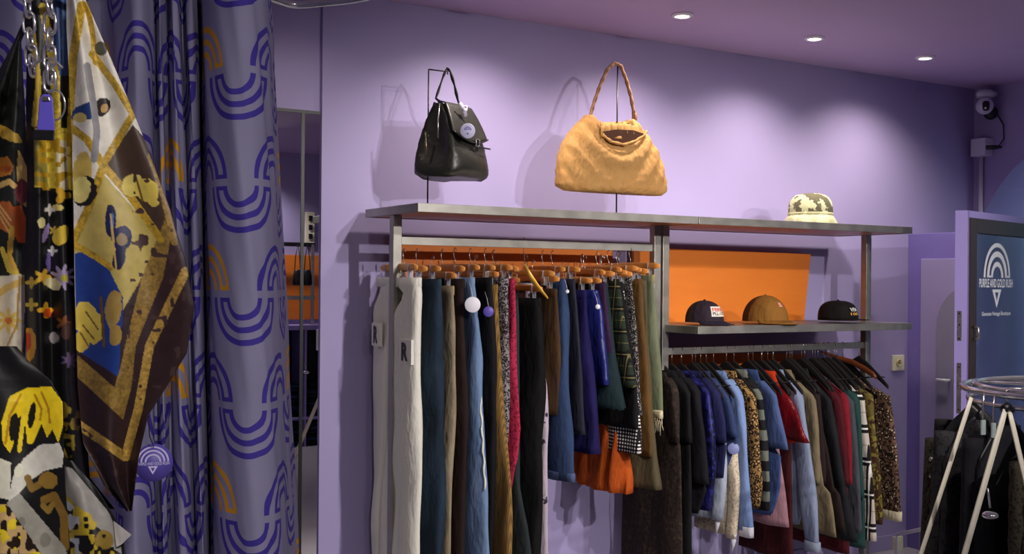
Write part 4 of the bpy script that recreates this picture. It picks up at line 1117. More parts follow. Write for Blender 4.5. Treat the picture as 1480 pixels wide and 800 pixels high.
# ================================================================== CURTAIN
def catmull(P, n):
    out = []
    for i in range(len(P)-1):
        p0, p1, p2, p3 = P[max(i-1,0)], P[i], P[i+1], P[min(i+2,len(P)-1)]
        for k in range(n):
            t_ = k/n; out.append(tuple(.5*((2*b)+(-a+c)*t_+(2*a-5*b+4*c-d)*t_*t_+(-a+3*b-3*c+d)*t_**3) for a, b, c, d in zip(p0,p1,p2,p3)))
    out.append(P[-1]); return out
def curtain_mesh(path, ztop, zbot, rows, name, mat, root, u0px=None):
    """path: (x at picture height 0, x at height 800, distance). Ruled folds, hung from a rail."""
    P = catmull(path, 7); n = len(P)
    A = [(at(p[0], 0, t=p[2]), at(p[1], 800, t=p[2]+.0)) for p in P]
    vs = []; us = []; u = 0; U = []
    for i in range(n):
        if i:
            a = (A[i][0]+A[i][1])/2; b2 = (A[i-1][0]+A[i-1][1])/2; u += math.hypot(a.x-b2.x, a.y-b2.y)
        U.append(u)
    for j in range(rows+1):
        z = ztop+(zbot-ztop)*j/rows
        for i in range(n):
            a, b2 = A[i]; q = (z-a.z)/(b2.z-a.z); q = max(-.3, min(1.5, q)); p = a.lerp(b2, q)
            vs.append((p.x+.003*nz(i*.3, z*3), p.y+.004*nz(i*.21, z*2.2), z))
    fs = [(j*n+i, j*n+i+1, (j+1)*n+i+1, (j+1)*n+i) for j in range(rows) for i in range(n-1)]
    mb = MB(); mb.add(vs, fs, True); o = mb.build(name, mat, root)
    uv = o.data.uv_layers.new(name='UVMap')
    uvs = np.empty(len(o.data.loops)*2, dtype=np.float32); vi = np.empty(len(o.data.loops), dtype=np.int32)
    o.data.loops.foreach_get('vertex_index', vi)
    uvs[0::2] = np.array(U)[vi % n]; uvs[1::2] = np.array([v[2] for v in vs])[vi]
    uv.data.foreach_set('uv', uvs)
    md = o.modifiers.new('s', 'SOLIDIFY'); md.thickness = .0016
    return P, U
path = [(-40,-40,2.5),(20,20,2.36),(80,75,2.42),(130,125,2.50),(152,150,2.50),(170,165,2.38),(196,190,2.30),(219,218,2.35),(223,226,2.42),
        (230,236,2.37),(239,243,2.39),(242,249,2.42),(250,262,2.34),(259,276,2.37),(263,282,2.43),(272,290,2.37),(283,299,2.40),(287,304,2.52),
        (291,307,2.44),(300,320,2.33),(335,360,2.26),(368,394,2.28),(385,411,2.35),(388,418,2.44),(390,424,2.52),(391,428,2.60),(392,432,2.66)]
m, nt, b = newmat('curtain_print')
uvn = nt.nodes.new('ShaderNodeUVMap'); uvn.uv_map = 'UVMap'; sx = nt.nodes.new('ShaderNodeSeparateXYZ'); nt.links.new(uvn.outputs[0], sx.inputs[0])
U_, V_ = NE(nt, sx.outputs[0]), NE(nt, sx.outputs[1])
P_ = catmull(path, 7); best = None; u = 0; prev = None
for p in P_:
    a = at(p[0], 0, t=p[2]); c_ = at(p[1], 800, t=p[2]); mid = (a+c_)/2
    if prev is not None: u += math.hypot(mid.x-prev.x, mid.y-prev.y)
    prev = mid; xm = p[0]+(p[1]-p[0])*.53
    if best is None or abs(xm-346) < best[0]: best = (abs(xm-346), u, p[2])
u0 = best[1]; zl = at(346, 425, t=best[2]).z; VV = .2305; r1_, r2_, r3_ = .040, .066, .092; SX = 1.04; PP = SX*2*(r1_+r3_); lwd = .0062; gp = .0075
s_ = (U_-u0)/SX; PP_ = PP/SX
vrel = V_-zl; row = ((vrel+VV/2)/VV).floor(); vl = vrel-row*VV
below = vl.lt(0)
off = below*(PP_/2)                                # U shapes sit half a period aside from the arches
sa = s_+PP_/2-off                                  # arches centred at +-P/2, U at 0
col = ((sa+PP_/2)/PP_).floor(); cx = sa-col*PP_
vy = vl.abs()-gp; r = (cx*cx+vy*vy).sqrt()
def near(q, r0): return (q-r0).abs().lt(lwd)
lines = near(r, r1_).mx(near(r, r2_)).mx(near(r, r3_))
capL = cx.lt(0)*r.gt(r1_)*r.lt(r2_); capR = cx.gt(0)*r.gt(r2_)*r.lt(r3_)
caps = capL.mx(capR)*vy.lt(.009)
ink = lines.mx(caps)*vy.gt(0)
par = row.mod(2)*2                                 # alternate rows shift the yellow arches
isy = (col+par).mod(4).lt(.5)*below.lt(.5)
fab = mixc(nt, noise(nt, coords(nt), 7, 2), lin((140,137,168)), lin((156,153,184)))
inkc = mixc(nt, isy, lin((70,58,158)), lin((222,160,40)))
nt.links.new(mixc(nt, ink, fab, inkc), b.inputs['Base Color'])
b.inputs['Roughness'].default_value = .75; b.inputs['Specular IOR Level'].default_value = .25; bump(nt, b, noise(nt, coords(nt, scale=(1,1,.3)), 16, 3), .2, .01)
M_curt = m
cz = at(388, 6, t=2.62).z
ct = thing('curtain', tuple(at(300, 800, t=2.4)), 'lavender changing room curtain printed with purple and yellow arches', 'curtain')
ct['_o'] = tuple(ct.location)
curtain_mesh(path, cz-.012, .06, 70, 'cloth', M_curt, ct)
# the curtain's rail and rings
rl = [(-60,-10,2.36),(60,-10,2.4),(200,-10,2.4),(300,-8,2.44),(388,7,2.60)]
rail = [at(x, 0, t=t_) for x, _, t_ in rl]
for p in rail: p.z = cz+.01
for x, y in ((425,7),(470,4),(520,-2),(570,-16),(640,-50)):
    d_ = ray(x, y); rail.append(d_*((cz+.01-EYE)/d_.z)+Vector((0,0,EYE)))
for p in rail: p.z = cz+.01
rail = [Vector(p) for p in catmull([tuple(p) for p in rail], 6)]
cr = thing('curtain_rail', tuple(rail[30]), 'curved chrome rail from which the printed curtain hangs', 'curtain rail')
MB().tube(rail, .009, 10).build('tube', M_chrome, cr)
MB().tube([rail[-1], Vector((rail[-1].x,rail[-1].y,CEIL))], .006, 8).build('hanger_rod', M_chrome, cr)
MB().tube([rail[0], Vector((rail[0].x,rail[0].y,CEIL))], .006, 8).build('hanger_rod', M_chrome, cr)
for i, k in enumerate(range(3, 25, 2)):
    p = rail[k]; d_ = (rail[k+1]-rail[k-1]).normalized(); a_ = Vector((0,0,1)); b_ = d_.cross(a_)
    mb = MB().tube([p+(a_*math.cos(t_)+b_*math.sin(t_))*.014-Vector((0,0,.004)) for t_ in [2*PI*j/16 for j in range(16)]], .0018, 6, closed=True); mb.build('ring', M_chrome, ct)
# deep blue curtain farther left
db = thing('curtain', tuple(at(60, 400, t=2.95)), 'plain deep blue curtain at the far left behind the scarves', 'curtain')
M_db = cloth('deep_blue', (44,40,150), (30,26,116), 'plain')
curtain_mesh([(-120,-120,2.95),(-90,-90,2.85),(-60,-60,2.95),(-20,-20,2.86),(20,20,2.95),(50,50,2.87),(85,85,2.95),(120,120,2.87),(150,150,2.95),(175,175,2.9)], 2.50, .06, 30, 'cloth', M_db, db)
rb = [at(x, 0, t=2.9) for x in (-125, 30, 180)]
for p in rb: p.z = 2.512
o = MB().tube(rb, .009, 8).build('curtain_pole', M_black, props=dict(label='black pole above the picture carrying the deep blue curtain', cat='curtain pole'))
mb = MB(); [mb.tube([p, Vector((p.x,p.y,CEIL))], .005, 6) for p in (rb[0], rb[-1])]; ho = mb.build('ceiling_rod', M_black, o)

# ================================================================== SCARVES (dye pattern kept with the cloth)
def inpoly(pts, x, y):
    r = np.zeros(x.shape, bool); n = len(pts); j = n-1
    for i in range(n):
        xi, yi = pts[i]; xj, yj = pts[j]
        c = ((yi > y) != (yj > y)) & (x < (xj-xi)*(y-yi)/((yj-yi) or 1e-9)+xi); r ^= c; j = i
    return r
def dline(pts, x, y):
    best = np.full(x.shape, 1e9)
    for (ax_, ay), (bx, by) in zip(pts, pts[1:]):
        dx, dy = bx-ax_, by-ay; l = dx*dx+dy*dy+1e-9
        q = np.clip(((x-ax_)*dx+(y-ay)*dy)/l, 0, 1); best = np.minimum(best, np.hypot(x-ax_-q*dx, y-ay-q*dy))
    return best
rng = np.random.RandomState(3); NT = rng.rand(64, 64)
def vn(x, y, s):
    x, y = x/s, y/s; xi, yi = np.floor(x).astype(int), np.floor(y).astype(int); fx, fy = x-xi, y-yi
    fx = fx*fx*(3-2*fx); fy = fy*fy*(3-2*fy)
    g = lambda a, b: NT[a % 64, b % 64]
    return (g(xi,yi)*(1-fx)+g(xi+1,yi)*fx)*(1-fy)+(g(xi,yi+1)*(1-fx)+g(xi+1,yi+1)*fx)*fy
def scarf(name, label, base, left, right, y0, y1, t_, layers, folds, amp, ph=0, lean=0, step=1.4, rough=.4):
    """left/right: outline of the hanging cloth; folds/amp: real depth folds; layers: dyed motifs on the cloth"""
    rows = int((y1-y0)/step); cols = int(max(interp([(b,a) for a,b in right], y)-interp([(b,a) for a,b in left], y) for y in np.linspace(y0,y1,20))/step)+2
    L = [(b, a) for a, b in left]; Rr = [(b, a) for a, b in right]
    vs = []; gx = np.empty((rows+1, cols+1)); gy = np.empty((rows+1, cols+1))
    for j in range(rows+1):
        y = y0+(y1-y0)*j/rows; a, b = interp(L, y), interp(Rr, y)
        for i in range(cols+1):
            s = i/cols; x = a+(b-a)*s; gx[j,i] = x; gy[j,i] = y
            q = (y-y0)/(y1-y0)
            tt = t_+lean*q+amp*(.35+.65*q)*math.sin(2*PI*folds*s+ph+.8*math.sin(q*3+ph))+amp*.5*nz(s*2+ph, q*1.5)
            tt += .012*((2*s-1)**2)
            vs.append(at(x, y, t=tt))
    n = cols+1
    fs = [(j*n+i, j*n+i+1, (j+1)*n+i+1, (j+1)*n+i) for j in range(rows) for i in range(cols)]
    col = np.empty(gx.shape+(3,)); col[:] = lin(base)[:3]
    for ly in layers:
        k = ly[0]; c = np.array(lin(ly[-1])[:3]) if k != 'fn' else None
        if k == 'poly': m_ = inpoly(ly[1], gx, gy)
        elif k == 'line': m_ = dline(ly[1], gx, gy) < ly[2]
        elif k == 'bro':                              # gold brocade stripe: mottled
            m_ = dline(ly[1], gx, gy) < ly[2]; v_ = vn(gx, gy, 2.6)*.7+vn(gx+9, gy, 6)*.3
            col[m_] = (c*(.45+1.0*v_[...,None]))[m_]; continue
        elif k == 'bropoly':
            m_ = inpoly(ly[1], gx, gy); v_ = vn(gx, gy, 2.6)*.7+vn(gx+9, gy, 6)*.3
            col[m_] = (c*(.45+1.0*v_[...,None]))[m_]; continue
        elif k == 'ell':
            _, cx_, cy_, rx_, ry_, rot, _c = ly; ca, sa_ = math.cos(rot), math.sin(rot)
            u_ = ((gx-cx_)*ca+(gy-cy_)*sa_)/rx_; v_ = (-(gx-cx_)*sa_+(gy-cy_)*ca)/ry_; m_ = u_*u_+v_*v_ < 1+.35*(vn(gx, gy, 5)-.5)
        elif k == 'fl':                               # petalled flower
            _, cx_, cy_, r_, pn, _c = ly; an = np.arctan2(gy-cy_, gx-cx_); m_ = np.hypot(gx-cx_, gy-cy_) < r_*(.72+.28*np.cos(an*pn))
        elif k == 'spk':
            m_ = inpoly(ly[1], gx, gy) & (vn(gx+ly[3], gy, ly[2]) > ly[4])
        col[m_] = c
    sh = .9+.2*vn(gx, gy, 9); col *= sh[...,None]
    mb = MB(); mb.add(vs, fs, True); o = mb.build(name, vcol('printed_silk'), props=dict(label=label, cat='scarf', group='silk scarves hanging at the left'))
    ca = o.data.color_attributes.new('Dye', 'FLOAT_COLOR', 'POINT')
    out = np.ones((gx.size, 4), dtype=np.float32); out[:, :3] = np.clip(col.reshape(-1, 3), 0, 1); ca.data.foreach_set('color', out.ravel())
    md = o.modifiers.new('s', 'SOLIDIFY'); md.thickness = .0008
    return o
CRM, GLD, GLD2, BRN, YEL, BLU, BLK, WHT = (232,228,214), (196,160,50), (150,120,58), (52,34,36), (240,214,60), (36,64,140), (20,20,20), (222,220,210)
S3 = [
 ('poly', [(90,500),(300,280),(300,770),(90,770)], BRN),
 ('poly', [(150,238),(192,180),(240,235),(262,340),(236,348)], (74,56,44)),
 ('poly', [(148,250),(232,345),(200,410),(165,470),(112,375),(105,360)], (196,176,96)),
 ('poly', [(108,366),(118,364),(152,378),(178,430),(172,545),(110,505)], BLU),
 ('poly', [(250,300),(285,430),(270,500),(215,600),(188,760),(110,620),(110,505),(172,580),(200,430)], BRN),
 ('bropoly', [(238,318),(252,352),(200,520),(178,606),(112,545),(111,512),(166,560),(205,400)], GLD2),
 ('poly', [(255,300),(272,395),(215,500),(190,560),(196,500),(236,400)], (58,38,40)),
 ('bro', [(268,392),(216,500),(200,590),(181,660),(112,612)], 6.5, (184,148,70)),
 ('bro', [(133,78),(165,120),(193,166)], 5, GLD), ('bro', [(193,164),(150,236)], 5.5, GLD), ('bro', [(104,185),(126,202),(150,240),(190,286),(232,345)], 5.5, GLD),
 ('bro', [(150,238),(128,300),(104,352)], 6, GLD), ('bro', [(105,352),(140,372),(160,386)], 4.5, GLD), ('bro', [(218,225),(236,280),(252,350)], 5, GLD2),
 ('bro', [(118,8),(106,80),(99,180),(97,260)], 6.5, (214,178,60)), ('bro', [(126,6),(134,50),(138,90)], 4, GLD),
 ('ell',128,160,26,12,-.3,(40,66,124)), ('ell',116,170,10,7,0,(210,190,110)), ('ell',148,154,11,14,.4,(44,36,38)), ('ell',151,156,5,7,.4,(190,150,90)),
 ('line', [(126,95),(135,150),(140,190),(136,230)], 5, (150,148,150)), ('ell',146,70,9,10,0,(88,92,80)),
 ('ell',119,246,14,26,.15,(214,186,90)), ('ell',122,277,18,22,.2,(30,28,26)), ('ell',117,274,14,19,.2,(236,222,130)),
 ('ell',192,268,15,17,.5,(230,210,110)), ('ell',212,274,19,16,.6,(226,200,90)), ('ell',222,290,8,9,0,(226,200,90)), ('line', [(196,255),(206,290)], 1.4, (120,96,40)),
 ('ell',160,318,8,24,.0,(30,34,76)), ('ell',176,344,15,18,.2,(30,36,84)), ('ell',172,372,9,18,.2,(34,34,70)), ('ell',176,346,8,9,0,(150,130,90)), ('ell',162,320,3,12,0,(90,120,180)), ('line', [(160,310),(168,390)], 1.5, (200,170,90)),
 ('ell',128,466,19,32,-.35,(222,196,84)), ('ell',118,492,12,16,.1,(214,186,76)), ('ell',164,446,12,28,.1,(176,146,76)), ('ell',167,484,9,16,.1,(170,140,72)), ('line', [(146,430),(150,500)], 2, (110,84,30)),
 ('line', [(120,470),(136,490)], 1.2, (120,96,40)), ('line', [(116,480),(128,500)], 1.2, (120,96,40)), ('line', [(124,450),(142,476)], 1.2, (120,96,40)),
 ('spk', [(196,150),(300,200),(300,600),(180,760),(110,700),(110,610),(180,665)], 9, 4, .82, (72,52,50)),
]
scarf('silk_scarf', 'butterfly print silk scarf in cream, gold and dark brown', CRM,
      [(96,-30),(96,40),(100,120),(103,200),(106,300),(108,420),(112,560),(120,640),(150,700),(184,738)],
      [(120,-30),(124,0),(150,60),(188,150),(212,210),(245,300),(268,375),(281,440),(270,510),(240,560),(214,600),(200,660),(190,738)],
      -30, 738, 1.58, S3, 1.6, .014, .6)
S2 = [
 ('poly', [(50,185),(112,185),(112,275),(50,270)], (232,206,70)), ('poly', [(50,198),(66,196),(70,270),(50,268)], (150,140,60)),
 ('poly', [(82,200),(98,205),(98,275),(84,275)], (240,232,190)), ('spk', [(50,190),(112,190),(112,275),(50,275)], 7, 0, .6, (190,150,30)),
 ('fl',90,282,13,3,(236,186,50)), ('ell',84,300,8,5,0,(230,210,120)), ('fl',72,303,9,4,(220,214,200)), ('fl',78,333,7,5,(226,196,60)), ('ell',66,336,4,14,.3,(150,130,190)),
 ('ell',88,340,10,15,.4,(240,206,70)), ('ell',60,322,5,8,0,(230,220,150)), ('fl',76,362,8,4,(230,228,224)), ('ell',70,378,4,14,0,(120,100,170)),
 ('fl',91,400,19,9,(176,160,196)), ('ell',93,402,5,5,0,(196,186,60)), ('fl',62,400,13,5,(240,190,60)), ('fl',46,408,9,4,(240,200,60)), ('ell',77,410,13,8,.3,(222,214,170)),
 ('fl',66,448,12,4,(244,180,40)), ('ell',68,452,6,7,0,(230,90,30)), ('fl',46,440,10,4,(240,206,60)), ('fl',92,466,11,5,(150,90,40)), ('ell',96,478,7,12,.2,(90,60,50)), ('ell',78,488,8,8,0,(170,160,160)),
 ('ell',40,500,13,26,.1,(240,170,40)), ('ell',40,494,6,14,.1,(226,80,30)), ('fl',100,520,12,7,(110,90,130)),
 ('ell',100,640,8,24,0,(150,130,40)), ('ell',108,610,10,18,.3,(160,140,40)), ('ell',96,600,9,20,-.3,(150,128,36)), ('spk', [(92,590),(128,590),(128,690),(92,680)], 6, 2, .6, (20,20,18)),
 ('line', [(48,50),(56,120),(50,180)], 4, (200,170,50)), ('poly', [(76,-10),(100,-10),(98,110),(86,110),(80,60)], (36,62,112)), ('poly', [(88,-10),(92,-10),(92,100),(89,100)], (90,120,160)),
 ('bro', [(62,10),(72,60),(80,110),(82,190)], 6, (214,186,60)), ('bro', [(108,0),(106,60),(100,190)], 4, (200,170,60)),
]
scarf('silk_scarf', 'black silk scarf scattered with small yellow, orange and purple flowers', BLK,
      [(36,-30),(40,60),(38,150),(40,260),(36,400),(40,560),(70,680),(90,700)],
      [(108,-30),(112,60),(112,200),(116,400),(120,560),(130,690),(170,740)], -30, 735, 1.66, S2, 2.2, .016, 1.9)
S5 = [
 ('ell',8,192,26,8,.5,(236,196,80)), ('poly', [(26,215),(38,240),(44,275),(38,300),(26,290),(24,240)], (232,196,110)), ('ell',31,276,10,18,0,(120,50,56)),
 ('poly', [(0,228),(12,226),(20,240),(16,252),(0,256)], (220,140,50)), ('ell',8,244,9,5,0,(210,110,40)), ('line', [(0,268),(14,262),(20,268)], 4, (230,190,110)), 
 ('poly', [(16,300),(30,296),(42,330),(40,350),(26,350),(16,330)], (214,96,36)), ('ell',8,312,15,22,0,(190,104,50)), ('line', [(0,296),(16,318)], 1.5, (230,180,110)), ('line', [(0,304),(16,328)], 1.5, (230,180,110)), ('line', [(0,312),(14,336)], 1.5, (230,180,110)),
 ('line', [(18,330),(14,370),(24,396)], 4, (226,180,70)), ('line', [(4,360),(14,390),(30,400)], 3.5, (230,200,80)),
 ('poly', [(-20,400),(38,396),(34,470),(28,560),(-20,560)], (232,222,196)), ('fl',13,463,19,8,(232,196,96)), ('ell',13,463,5,5,0,(220,120,50)), ('line', [(-10,430),(10,416),(36,404)], 5, (226,190,100)), ('line', [(-10,540),(10,530),(28,510)], 5, (226,190,100)),
 ('line', [(28,400),(24,470),(-6,540)], 1.5, (190,150,80)),
]
scarf('silk_scarf', 'dark green black scarf with orange flame shapes and cream corner', (38,42,36),
      [(44,-30),(38,20),(22,58),(2,96),(-20,140),(-60,210),(-60,560)], [(56,-30),(48,20),(30,60),(38,200),(44,330),(40,460),(32,560)], -30, 556, 1.72, S5, 2.0, .014, .3)
S1 = [
 
 ('poly', [(14,572),(40,560),(74,558),(90,580),(92,612),(84,640),(76,620),(68,632),(60,612),(48,640),(40,642),(36,612),(30,600),(22,610),(20,640),(14,654),(4,640),(2,610)], (250,218,30)),
 ('ell',20,616,7,20,.1,(24,22,18)), ('ell',46,600,5,20,.15,(24,22,18)), ('line', [(42,566),(34,600),(28,650)], 3.2, (250,220,40)), ('line', [(30,570),(14,600),(8,640)], 2, (200,150,20)), ('line', [(60,566),(70,590),(72,610)], 1.6, (190,140,20)), ('line', [(50,570),(60,590),(58,606)], 1.6, (190,140,20)),
 ('poly', [(-30,650),(16,668),(14,722),(-30,712)], (232,230,206)),
 ('poly', [(12,724),(18,690),(34,662),(58,642),(86,640),(92,655),(90,674),(64,680),(44,694),(28,712),(16,735)], (226,224,208)), ('ell',27,680,6,10,.2,(244,244,214)),
 ('poly', [(28,720),(44,696),(66,681),(88,676),(96,720),(100,800),(70,800)], BLK),
 ('line', [(40,690),(46,706),(56,700)], 5, (140,108,44)), ('ell',70,694,14,12,.3,(150,118,48)), ('line', [(64,722),(78,716),(92,744),(94,790)], 6, (136,104,42)), ('line', [(62,730),(70,738),(76,728)], 4, (150,120,50)),
 ('poly', [(10,726),(28,712),(94,790),(100,810),(60,810),(30,770)], (168,166,152)), ('ell',31,754,6,7,0,(140,138,124)), ('ell',65,780,8,10,0,(140,138,124)),
 ('poly', [(-40,730),(10,728),(60,800),(-40,800)], (214,180,120)), ('spk', [(-40,730),(12,730),(60,800),(-40,800)], 7, 1, .55, (40,26,20)), ('spk', [(-40,730),(12,730),(60,800),(-40,800)], 8, 11, .68, (240,214,40)),
]
scarf('silk_scarf', 'black scarf with large yellow leaf scroll and white dotted border', BLK,
      [(-60,500),(-60,830)], [(24,500),(40,520),(72,548),(90,580),(92,640),(94,700),(104,830)], 500, 830, 1.50, S1, 1.3, .013, 2.2)
S4 = [
 ('poly', [(86,672),(104,676),(156,738),(172,772),(176,800),(160,790),(150,768),(110,740),(90,712)], (158,154,148)),
 ('spk', [(90,710),(150,765),(180,830),(90,830)], 8, 3, .5, (196,170,50)), ('spk', [(90,712),(114,740),(116,800),(90,800)], 10, 9, .62, (200,204,214)), ('ell',124,748,9,8,0,(206,178,60)), ('ell',124,750,4,4,0,(24,22,20)), ('ell',150,780,14,14,0,(150,124,50)), ('spk', [(130,760),(180,770),(180,830),(130,830)], 6, 6, .6, (22,20,18)),
]
scarf('silk_scarf', 'baroque scroll scarf edge with pale grey border beneath the butterfly scarf', BLK,
      [(86,664),(88,720),(90,830)], [(104,664),(140,706),(164,744),(178,776),(184,830)], 664, 830, 1.545, S4, 1.2, .010, .9)
# the white pointed corner of it
mbp = MB(); pts = [at(x, y, t=1.56) for x, y in ((164,752),(190,772),(176,786),(168,790))]; mbp.prism(pts, tuple((Vector((0,0,EYE))-pts[0]).normalized()*.003))
cor = mbp.build('silk_scarf', cloth('offwhite_silk', (206,202,196), (180,176,172)), props=dict(label='small white pointed scarf corner poking out beside the purple round tag', cat='scarf'))
# support of the scarves: hoop above the picture
hc = at(90, -26, t=1.64)
sd = thing('scarf_stand', (hc.x,hc.y,0), 'dark metal scarf stand whose hoop is just above the picture', 'stand')
MB().tube([(hc.x+.13*math.cos(a), hc.y+.10*math.sin(a), hc.z+.012) for a in [2*PI*i/32 for i in range(32)]], .006, 8, closed=True).build('hoop', M_chrome, sd)
MB().tube([(hc.x-.13,hc.y,hc.z+.012), (hc.x+.13,hc.y,hc.z+.012)], .005, 8).build('cross_arm', M_chrome, sd)
MB().tube([(hc.x-.13,hc.y+.03,hc.z+.012), (hc.x-.13,hc.y+.06,.02)], .011, 10).build('post', M_black, sd)
MB().lathe([(.001,.02),(.15,.018),(.16,.0),(.001,0)], (hc.x-.13,hc.y+.06,0), 32).build('base', M_black, sd)
# chains, ring and key tag
def chain(pts, label, name='chain'):
    root = thing(name, tuple(pts[-1]), label, 'chain'); L = .030; k = 0
    total = sum((b-a).length for a, b in zip(pts, pts[1:])); d = 0
    def pos(d):
        for a, b in zip(pts, pts[1:]):
            l = (b-a).length
            if d <= l: return a.lerp(b, d/l), (b-a).normalized()
            d -= l
        return pts[-1], (pts[-1]-pts[-2]).normalized()
    while d < total:
        c, dr_ = pos(d+L*.5); side = Vector((1,0,0)) if k % 2 == 0 else Vector((0,1,0)); side = (side-dr_*side.dot(dr_)).normalized()
        if k % 2 == 0: side = Vector((.86,-.5,0))-dr_*Vector((.86,-.5,0)).dot(dr_); side.normalize()
        else: side = Vector((.5,.86,0))-dr_*Vector((.5,.86,0)).dot(dr_); side.normalize()
        ps = []
        for j in range(16):
            a = 2*PI*j/16; ps.append(c+dr_*((L*.5-.008)*math.copysign(1, math.cos(a))*(1 if abs(math.cos(a)) > .3 else abs(math.cos(a))/.3)+.008*math.cos(a))+side*.0078*math.sin(a))
        MB().tube(ps, .0022, 8, closed=True).build('link', M_chrome, root); d += L*.74; k += 1
    return root
tC = 1.50
chain([at(x, y, t=tC) for x, y in ((38,-30),(40,10),(43,50),(45,80),(46,95))], 'chrome chain at the far left hanging over the dark scarf')
chain([at(x, y, t=tC-.02) for x, y in ((64,-30),(72,10),(72,60),(72,100),(72,116))], 'chrome chain in front of the black scarf ending at the violet key tag')
cb = [at(x, y, t=tC-.015) for x, y in ((40,86),(48,94),(58,88),(70,84),(80,88),(90,98))]
MB().tube([Vector(p) for p in catmull([tuple(p) for p in cb], 5)], .0018, 8).build('wire_hook', M_chrome, props=dict(label='bent chrome wire hook looping between the two chains', cat='hook'))
c = at(80, 152, t=tC-.015)
MB().tube([c+Vector((.86*.013*math.cos(a), -.5*.013*math.cos(a), .020*math.sin(a))) for a in [2*PI*j/24 for j in range(24)]], .0014, 6, closed=True).build('key_ring', M_chrome, props=dict(label='thin chrome key ring beside the violet key tag', cat='key ring'))
kt = thing('key_tag', tuple(at(66, 203, t=tC)), 'translucent violet plastic key tag with black lower end', 'key tag')
M_kt = simple('violet_plastic', (98,88,196), .2, var=.08, vs=30)
def quadbox(px, th, mat, nm, t_=tC-.03):
    pts = [at(x, y, t=t_) for x, y in px]; d = (Vector((0,0,EYE))-pts[0]).normalized(); MB().prism(pts, tuple(d*th)).build(nm, mat, kt, bevel=.0015)
quadbox([(57,142),(62,136),(72,136),(76,142),(79,178),(79,190),(53,190),(55,170)], .006, M_kt, 'body')
quadbox([(48,187),(79,188),(78,203),(47,202)], .010, M_black, 'lower_end', tC-.028)
quadbox([(61,139),(71,139),(73,146),(60,146)], .0085, M_wire, 'clasp')
# round purple tag with the shop's mark
p = at(222, 668, t=1.62); d = (Vector((0,0,EYE))-p).normalized()
pt = thing('round_tag', tuple(p), 'round purple cardboard tag with pale arch logo below the scarves', 'tag')
rt_ = 27*1.62/1600
MB().lathe([(.0005,0),(rt_,0),(rt_,.0012),(.0005,.0012)], p, 48, d).build('disc', simple('tag_deep_purple', (84,72,160), .5, var=.03), pt)
Mt = frame(p+d*.0018, d); mb = MB(); off = Matrix.Translation((-.001,.001,0)); k_ = rt_/27
for r0_, r1_ in ((9.5,12),(15.5,18),(21,23.5)): mb.add(*arc_band(Mt@off, r0_*k_*.95, r1_*k_*.95, 0, PI))
mb.add([Mt@Vector((x*k_, y*k_, 0)) for x, y in ((-8,-5),(6,-5),(-1,-17),(-4,-7.5),(2,-7.5),(-1,-13))], [(0,1,4,3),(1,2,5,4),(2,0,3,5)])
M_pale = simple('pale_print', (188,180,222), .5, var=0)
mb.build('logo', M_pale, pt)
text_mb('PURPLE AND GOLD RUSH', 44*k_, 4.2*k_, Mt@Matrix.Translation((0,-1.5*k_,0)), bold=.015).build('lettering', M_pale, pt)
MB().tube([p+d*.002+Vector((0,0,rt_*.85)), at(216,630,t=1.6), at(214,590,t=1.6)], .0008, 5).build('string', M_black, pt)

# ================================================================== MIRROR AND WHAT IT REFLECTS
mm, nt, b = newmat('mirror_silver'); b.inputs['Base Color'].default_value = (.86,.86,.88,1); b.inputs['Metallic'].default_value = 1; b.inputs['Roughness'].default_value = .0
zmir = at(437, 163, Y=DW).z; xj = at(437, 400, Y=DW).x
mr = thing('wall_mirror', (xj, DW, .05), 'tall frameless wall mirror in two panes with a black joint, beside the curtain', 'mirror')
XMR = XE-.006
MB().box((xj+.006,DW+.008,.05),(XMR,DW+.016,zmir)).build('pane', mm, mr); MB().box((X0+.3,DW+.008,.05),(xj-.006,DW+.016,zmir)).build('pane', mm, mr)
MB().box((X0+.3,DW+.007,.02),(XMR,DW+.021,.05)).build('bottom_channel', M_black, mr)
mb = MB(); mb.box((xj-.007,DW+.004,.05),(xj+.007,DW+.021,zmir)); mb.build('joint_strip', M_black, mr)
MB().box((X0+.3,DW+.004,zmir),(XMR,DW+.021,zmir+.014)).build('top_channel', M_black, mr)
def mir(x, y, t_):
    p = at(x, y, t=t_); p.y = 2*(DW+.008)-p.y; return p
def mbx(x0_, y0_, x1_, y1_, tt, dep, name, mat, **k):
    a, c_ = mir(x0_, y0_, tt), mir(x1_, y1_, tt); 
    yw = Y0 if k.get('wall') else min(a.y, c_.y)
    return MB().box((a.x, yw, min(a.z,c_.z)), (c_.x, yw+dep, max(a.z,c_.z)))
TW = (2*DW-Y0)/ray(435, 400).y
mbx(395,368,470,462,TW-.05,.02,'',0,wall=1).build('plywood_board', M_ply, bevel=.001, props=dict(label='orange plywood board on the opposite wall, seen only in the mirror', cat='board'))
su = thing('shelf_unit', tuple(mir(435, 640, TW-.4)), 'lavender shelf unit with stacked dark jeans, seen in the mirror', 'shelf unit')
xa_, xb_ = mir(385, 500, TW-.4).x, mir(500, 500, TW-.4).x
zs_ = [mir(440, y, TW-.4).z for y in (470, 603, 720)]
for z_ in zs_:
    if z_ > 0: MB().box((xa_,Y0+.005,z_-.045 if z_ == zs_[0] else z_-.025),(xb_,Y0+.40,z_)).build('shelf_board', M_dpaint, su, bevel=.002)
MB().box((xa_,Y0+.005,.0),(xb_,Y0+.02,zs_[0]-.05)).build('back_panel', M_black, su)
for x_ in (xa_, (xa_+xb_)/2, xb_-.02): MB().box((x_,Y0+.02,0),(x_+.02,Y0+.395,zs_[0]-.045)).build('side_panel', M_dpaint, su, bevel=.002)
M_jd = [den('stack_dark', (40,44,58), (20,22,32)), den('stack_black', (26,26,32), (14,14,18)), den('stack_blue', (50,66,92), (28,38,58))]
pos_ = ['upper', 'lower']
